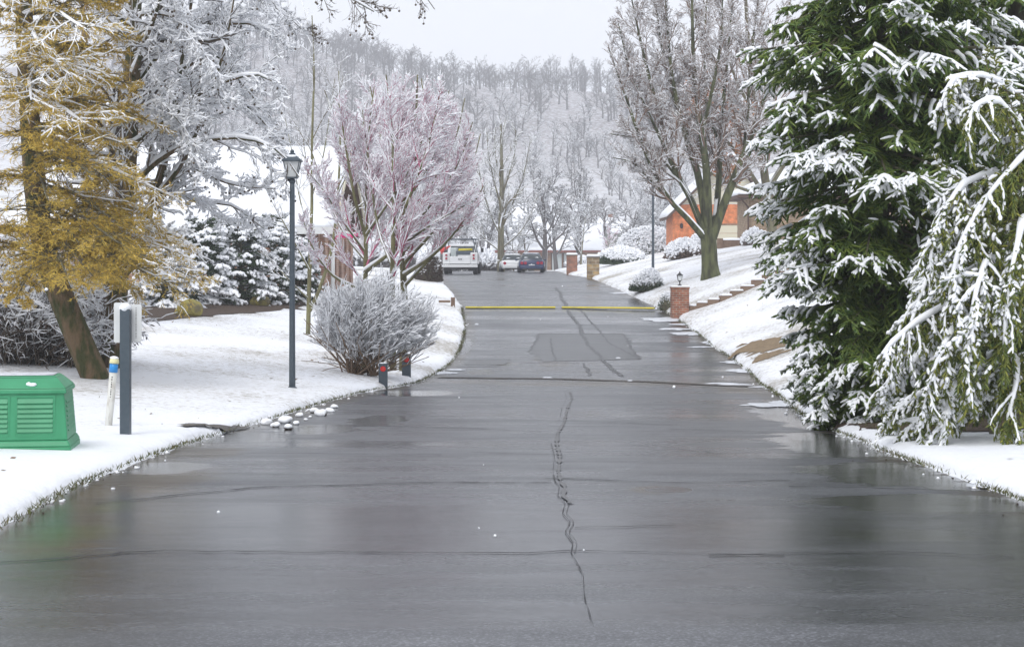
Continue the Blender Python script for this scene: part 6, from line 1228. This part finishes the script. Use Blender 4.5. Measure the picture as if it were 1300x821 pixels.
def sedan(name, label, loc, rz, W, Hh, L, paint, lamps, spoiler):
    t = thing(name, label, 'car', loc, rz); w = W / 2
    def sec(y, top, bot, ww, tuck=.92): return (y, [(ww * .80, bot), (ww * .96, bot + .08), (ww, lerp(bot, top, .45)), (ww * .985, lerp(bot, top, .72)), (ww * tuck, top - .03), (ww * .7, top), (.01, top + .015)])
    b = Hh * .62
    loft([sec(0, b * .96, .34, w * .86), sec(.06, b * 1.03, .26, w * .95), sec(.35, b * 1.06, .20, w * .99), sec(1.0, b * 1.04, .18, w), sec(2.2, b * 1.0, .17, w), sec(3.2, b * .98, .18, w), sec(L - .6, b * .90, .2, w * .97), sec(L - .12, b * .78, .26, w * .88), sec(L, b * .66, .34, w * .76)], M[paint], 'body', t)
    def cab(y, top, bot, wt, wb): return (y, [(wb, bot), (lerp(wb, wt, .5) + .01, lerp(bot, top, .5)), (wt + .01, top - .05), (wt * .86, top - .005), (.01, top + .01)])
    loft([cab(.42, b * 1.05, b * .98, w * .72, w * .86), cab(.95, Hh * .96, b * .98, w * .66, w * .87), cab(1.3, Hh, b * .96, w * .66, w * .88), cab(2.1, Hh * .995, b * .95, w * .66, w * .88), cab(2.55, Hh * .95, b * .95, w * .66, w * .87), cab(3.35, b * 1.0, b * .92, w * .7, w * .84)], M['glass_dark'], 'window', t)
    loft([cab(1.02, Hh * .985, Hh * .95, w * .63, w * .64), cab(1.35, Hh * 1.008, Hh * .965, w * .65, w * .66), cab(2.1, Hh * 1.005, Hh * .965, w * .65, w * .66), cab(2.45, Hh * .975, Hh * .94, w * .63, w * .64)], M[paint], 'roof', t)
    for sx in (-1, 1):
        for y in (.85, L - .85): wheel(t, sx * (w - .11), y, .32, .21)
        for xk in lamps: m = MB(); m.lathe([(.105, 0), (.105, .03), (.07, .05)], 16, (sx * xk, -.035 + .012, b * .80), 'y'); m.build('tail_light', M['tail'], t)
        m = MB(); m.box(sx * w * 1.0 - .01 * sx, sx * (w + .16), 2.55, 2.66, b * .98, b * 1.12); m.build('mirror', M[paint], t, bevel=.03)
        m = MB(); m.lathe([(.035, 0), (.035, .10)], 12, (sx * .5, -.03, .27), 'y'); m.build('exhaust', M['chrome'], t)
    m = MB(); m.box(-.2, .2, -.045, -.02, b * .52, b * .52 + .12); m.build('licence_plate', M['white'], t)
    m = MB(); m.prism([(-.06, .20), (-.10, .30), (-.09, .46), (.03, .50), (.10, .22)], -w * .86, w * .86, 'x'); m.build('bumper', M[paint], t, bevel=.02)
    m = MB(); m.box(-w * .7, w * .7, -.10, .02, .16, .26); m.build('diffuser', M['black'], t, bevel=.02)
    if spoiler: m = MB(); m.box(-w * .78, w * .78, .02, .20, b * 1.14, b * 1.17); m.box(-w * .74, -w * .68, .06, .16, b * 1.04, b * 1.139); m.box(w * .68, w * .74, .06, .16, b * 1.04, b * 1.139); m.build('spoiler', M[paint], t, bevel=.01)
    m = MB(); m.b.free()
    snow_slab('snow', [(-w * .58, 1.3, Hh * 1.012), (w * .58, 1.3, Hh * 1.012), (w * .58, 2.2, Hh * 1.008), (-w * .58, 2.2, Hh * 1.008)], .03, t, 50)
    snow_slab('snow', [(-w * .55, .62, b * 1.22), (w * .55, .62, b * 1.22), (w * .5, 1.15, Hh * 1.0), (-w * .5, 1.15, Hh * 1.0)], .02, t, 51)
    return t
def road_pt(px, Y): return ((px - CX) / S(Y), Y, float(Hroad(Y)) + .02)
sedan('parked_car', 'dark blue coupe seen from behind with round red tail lights', road_pt(675, 116), math.radians(1), 1.80, 1.28, 4.3, 'navy', (.42, .66), True)
sedan('parked_car', 'white sedan parked in front and left of the blue coupe', road_pt(652, 121), math.radians(3), 1.75, 1.22, 4.4, 'carwhite', (.62,), False)
def truck():
    t = thing('utility_truck', 'white utility truck with service bed and ladder rack parked at the left', 'truck', road_pt(584, 104), math.radians(-1.5)); w = 1.04
    m = MB(); m.box(-w, -w + .42, 0, 2.7, .62, 1.30); m.box(w - .42, w, 0, 2.7, .62, 1.30); m.box(-w + .4205, w - .4205, 0.02, 2.7, .62, .72); m.build('service_bed', M['carwhite'], t, bevel=.02)
    m = MB(); m.box(-w + .425, w - .425, -.04, .01, .64, 1.08); tg = m.build('tailgate', M['carwhite'], t, bevel=.015)
    m = MB(); m.box(-.10, -.02, -.06, -.042, .88, .94); m.box(.03, .11, -.06, -.042, .88, .94); m.build('latch', M['black'], tg)
    m = MB(); m.box(-w - .02, w + .02, -.22, -.045, .42, .58); m.build('bumper', M['carwhite'], t, bevel=.02)
    m = MB(); m.box(-.7, .7, -.1, 2.4, .30, .415); m.build('chassis', M['black'], t)
    m = MB(); m.prism([(2.75, .55), (2.75, 1.2), (2.98, 1.80), (4.15, 1.80), (4.75, 1.28), (5.9, 1.15), (6.0, .55)], -w + .2, w - .2, 'x'); cab = m.build('cab', M['carwhite'], t, bevel=.05)
    m = MB(); m.prism([(2.728, 1.2), (2.93, 1.73), (2.96, 1.73), (2.758, 1.2)], -.72, .72, 'x'); m.build('rear_window', M['glass_dark'], cab)
    for sx in (-1, 1):
        m = MB(); m.box(sx * w * .79 - .09, sx * w * .79 + .09, -.035, -.004, .85, 1.27); p_ = m.build('tail_light_panel', M['white'], t)
        for z in (.96, 1.15): m = MB(); m.lathe([(.065, 0), (.065, .03), (.04, .04)], 14, (sx * w * .79, -.075, z), 'y'); m.build('tail_light', M['tail'], p_)
        wheel(t, sx * (w - .16), .95, .38, .26, rim=True); wheel(t, sx * (w - .14), 4.9, .38, .24)
        m = MB(); m.box(sx * (w + .02), sx * (w + .2), 4.2, 4.26, 1.35, 1.62); m.build('mirror', M['black'], t, bevel=.01)
        m = MB(); m.box(sx * (w - .3) - .22, sx * (w - .3) + .22, -.02, .012, .2, .41); m.build('mud_flap', M['rubber'], t)
    m = MB()
    for y in (.1, 2.5):
        for sx in (-1, 1): m.tube((sx * (w - .1), y, 1.30), (sx * (w - .25), y, 2.12), .028)
        m.tube((-w + .05, y, 2.12), (w - .05, y, 2.12), .03)
    for sx in (-.7, .7): m.tube((sx, -.1, 2.16), (sx, 3.8, 2.16), .025)
    m.build('ladder_rack', M['slate'], t, smooth=True)
    m = MB(); m.box(-.25, .72, .15, 1.1, 1.18, 1.42); m.build('tool_crate', M['slate'], t, bevel=.03); m = MB(); m.tube((-.1, .2, 1.47), (.72, .3, 1.49), .07, n=12); m.build('hose_roll', M['yellow'], t, smooth=True)
    m = MB(); m.box(-.6, -.2, .3, 1.4, .73, 1.6); m.build('equipment', M['ice'], t, bevel=.06)
    snow_slab('snow', [(-.7, 3.05, 1.805), (.7, 3.05, 1.805), (.7, 4.1, 1.805), (-.7, 4.1, 1.805)], .05, t, 52)
    b = t.location; c = thing('traffic_cone', 'red road cone lying in the left corner of the truck bed', 'cone', (b[0] - .95, b[1] + .35, b[2] + 1.52)); c.rotation_euler = (0, math.radians(62), 0)
    m = MB(); m.lathe([(.17, -.25), (.15, -.2), (.03, .42)], 16); m.build('cone_body', M['redcloth'], c, smooth=True); m = MB(); m.box(-.2, .2, -.2, .2, -.28, -.25); m.build('cone_base', M['redcloth'], c)
truck()
HAZE = 0.0009
# ---- falling snow
def snowfall():
    r = np.random.default_rng(5); b = bmesh.new(); bmesh.ops.create_icosphere(b, subdivisions=1, radius=1); base = np.array([v.co[:] for v in b.verts]); fc = np.array([[v.index for v in f.verts] for f in b.faces]); b.free()
    n = 380; Y = r.uniform(5, 60, n); X = r.uniform(-.36, .36, n) * Y; Z = r.uniform(-1.5, .3 * 1, n) + r.uniform(0, .16, n) * Y; R = r.uniform(.003, .007, n)
    ok = Z > Hroad(Y) + .3; X, Y, Z, R = X[ok], Y[ok], Z[ok], R[ok]; n = len(X)
    V = base[None] * R[:, None, None] + np.stack([X, Y, Z], -1)[:, None]; Fa = (fc[None] + (np.arange(n) * len(base))[:, None, None]).reshape(-1, 3)
    o = mesh_np('falling_snow', V.reshape(-1, 3), [Fa], M['snowtree']); tag(o, 'sparse snowflakes falling through the air', kind='stuff')
snowfall()
# ---- winter haze: one closed box of thin even mist round the whole place
HZ = MB(); HZ.box(-415, 415, -70, 1005, -4, 92)
m = bpy.data.materials.new('haze'); m.use_nodes = True; N = m.node_tree.nodes; N.clear()
pv = N.new('ShaderNodeVolumePrincipled'); pv.inputs['Color'].default_value = (.93, .95, 1, 1); pv.inputs['Density'].default_value = HAZE; pv.inputs['Anisotropy'].default_value = .1
out = N.new('ShaderNodeOutputMaterial'); m.node_tree.links.new(pv.outputs[0], out.inputs['Volume'])
hz = HZ.build('haze', m); tag(hz, 'pale winter mist fading the far hillside', kind='stuff')
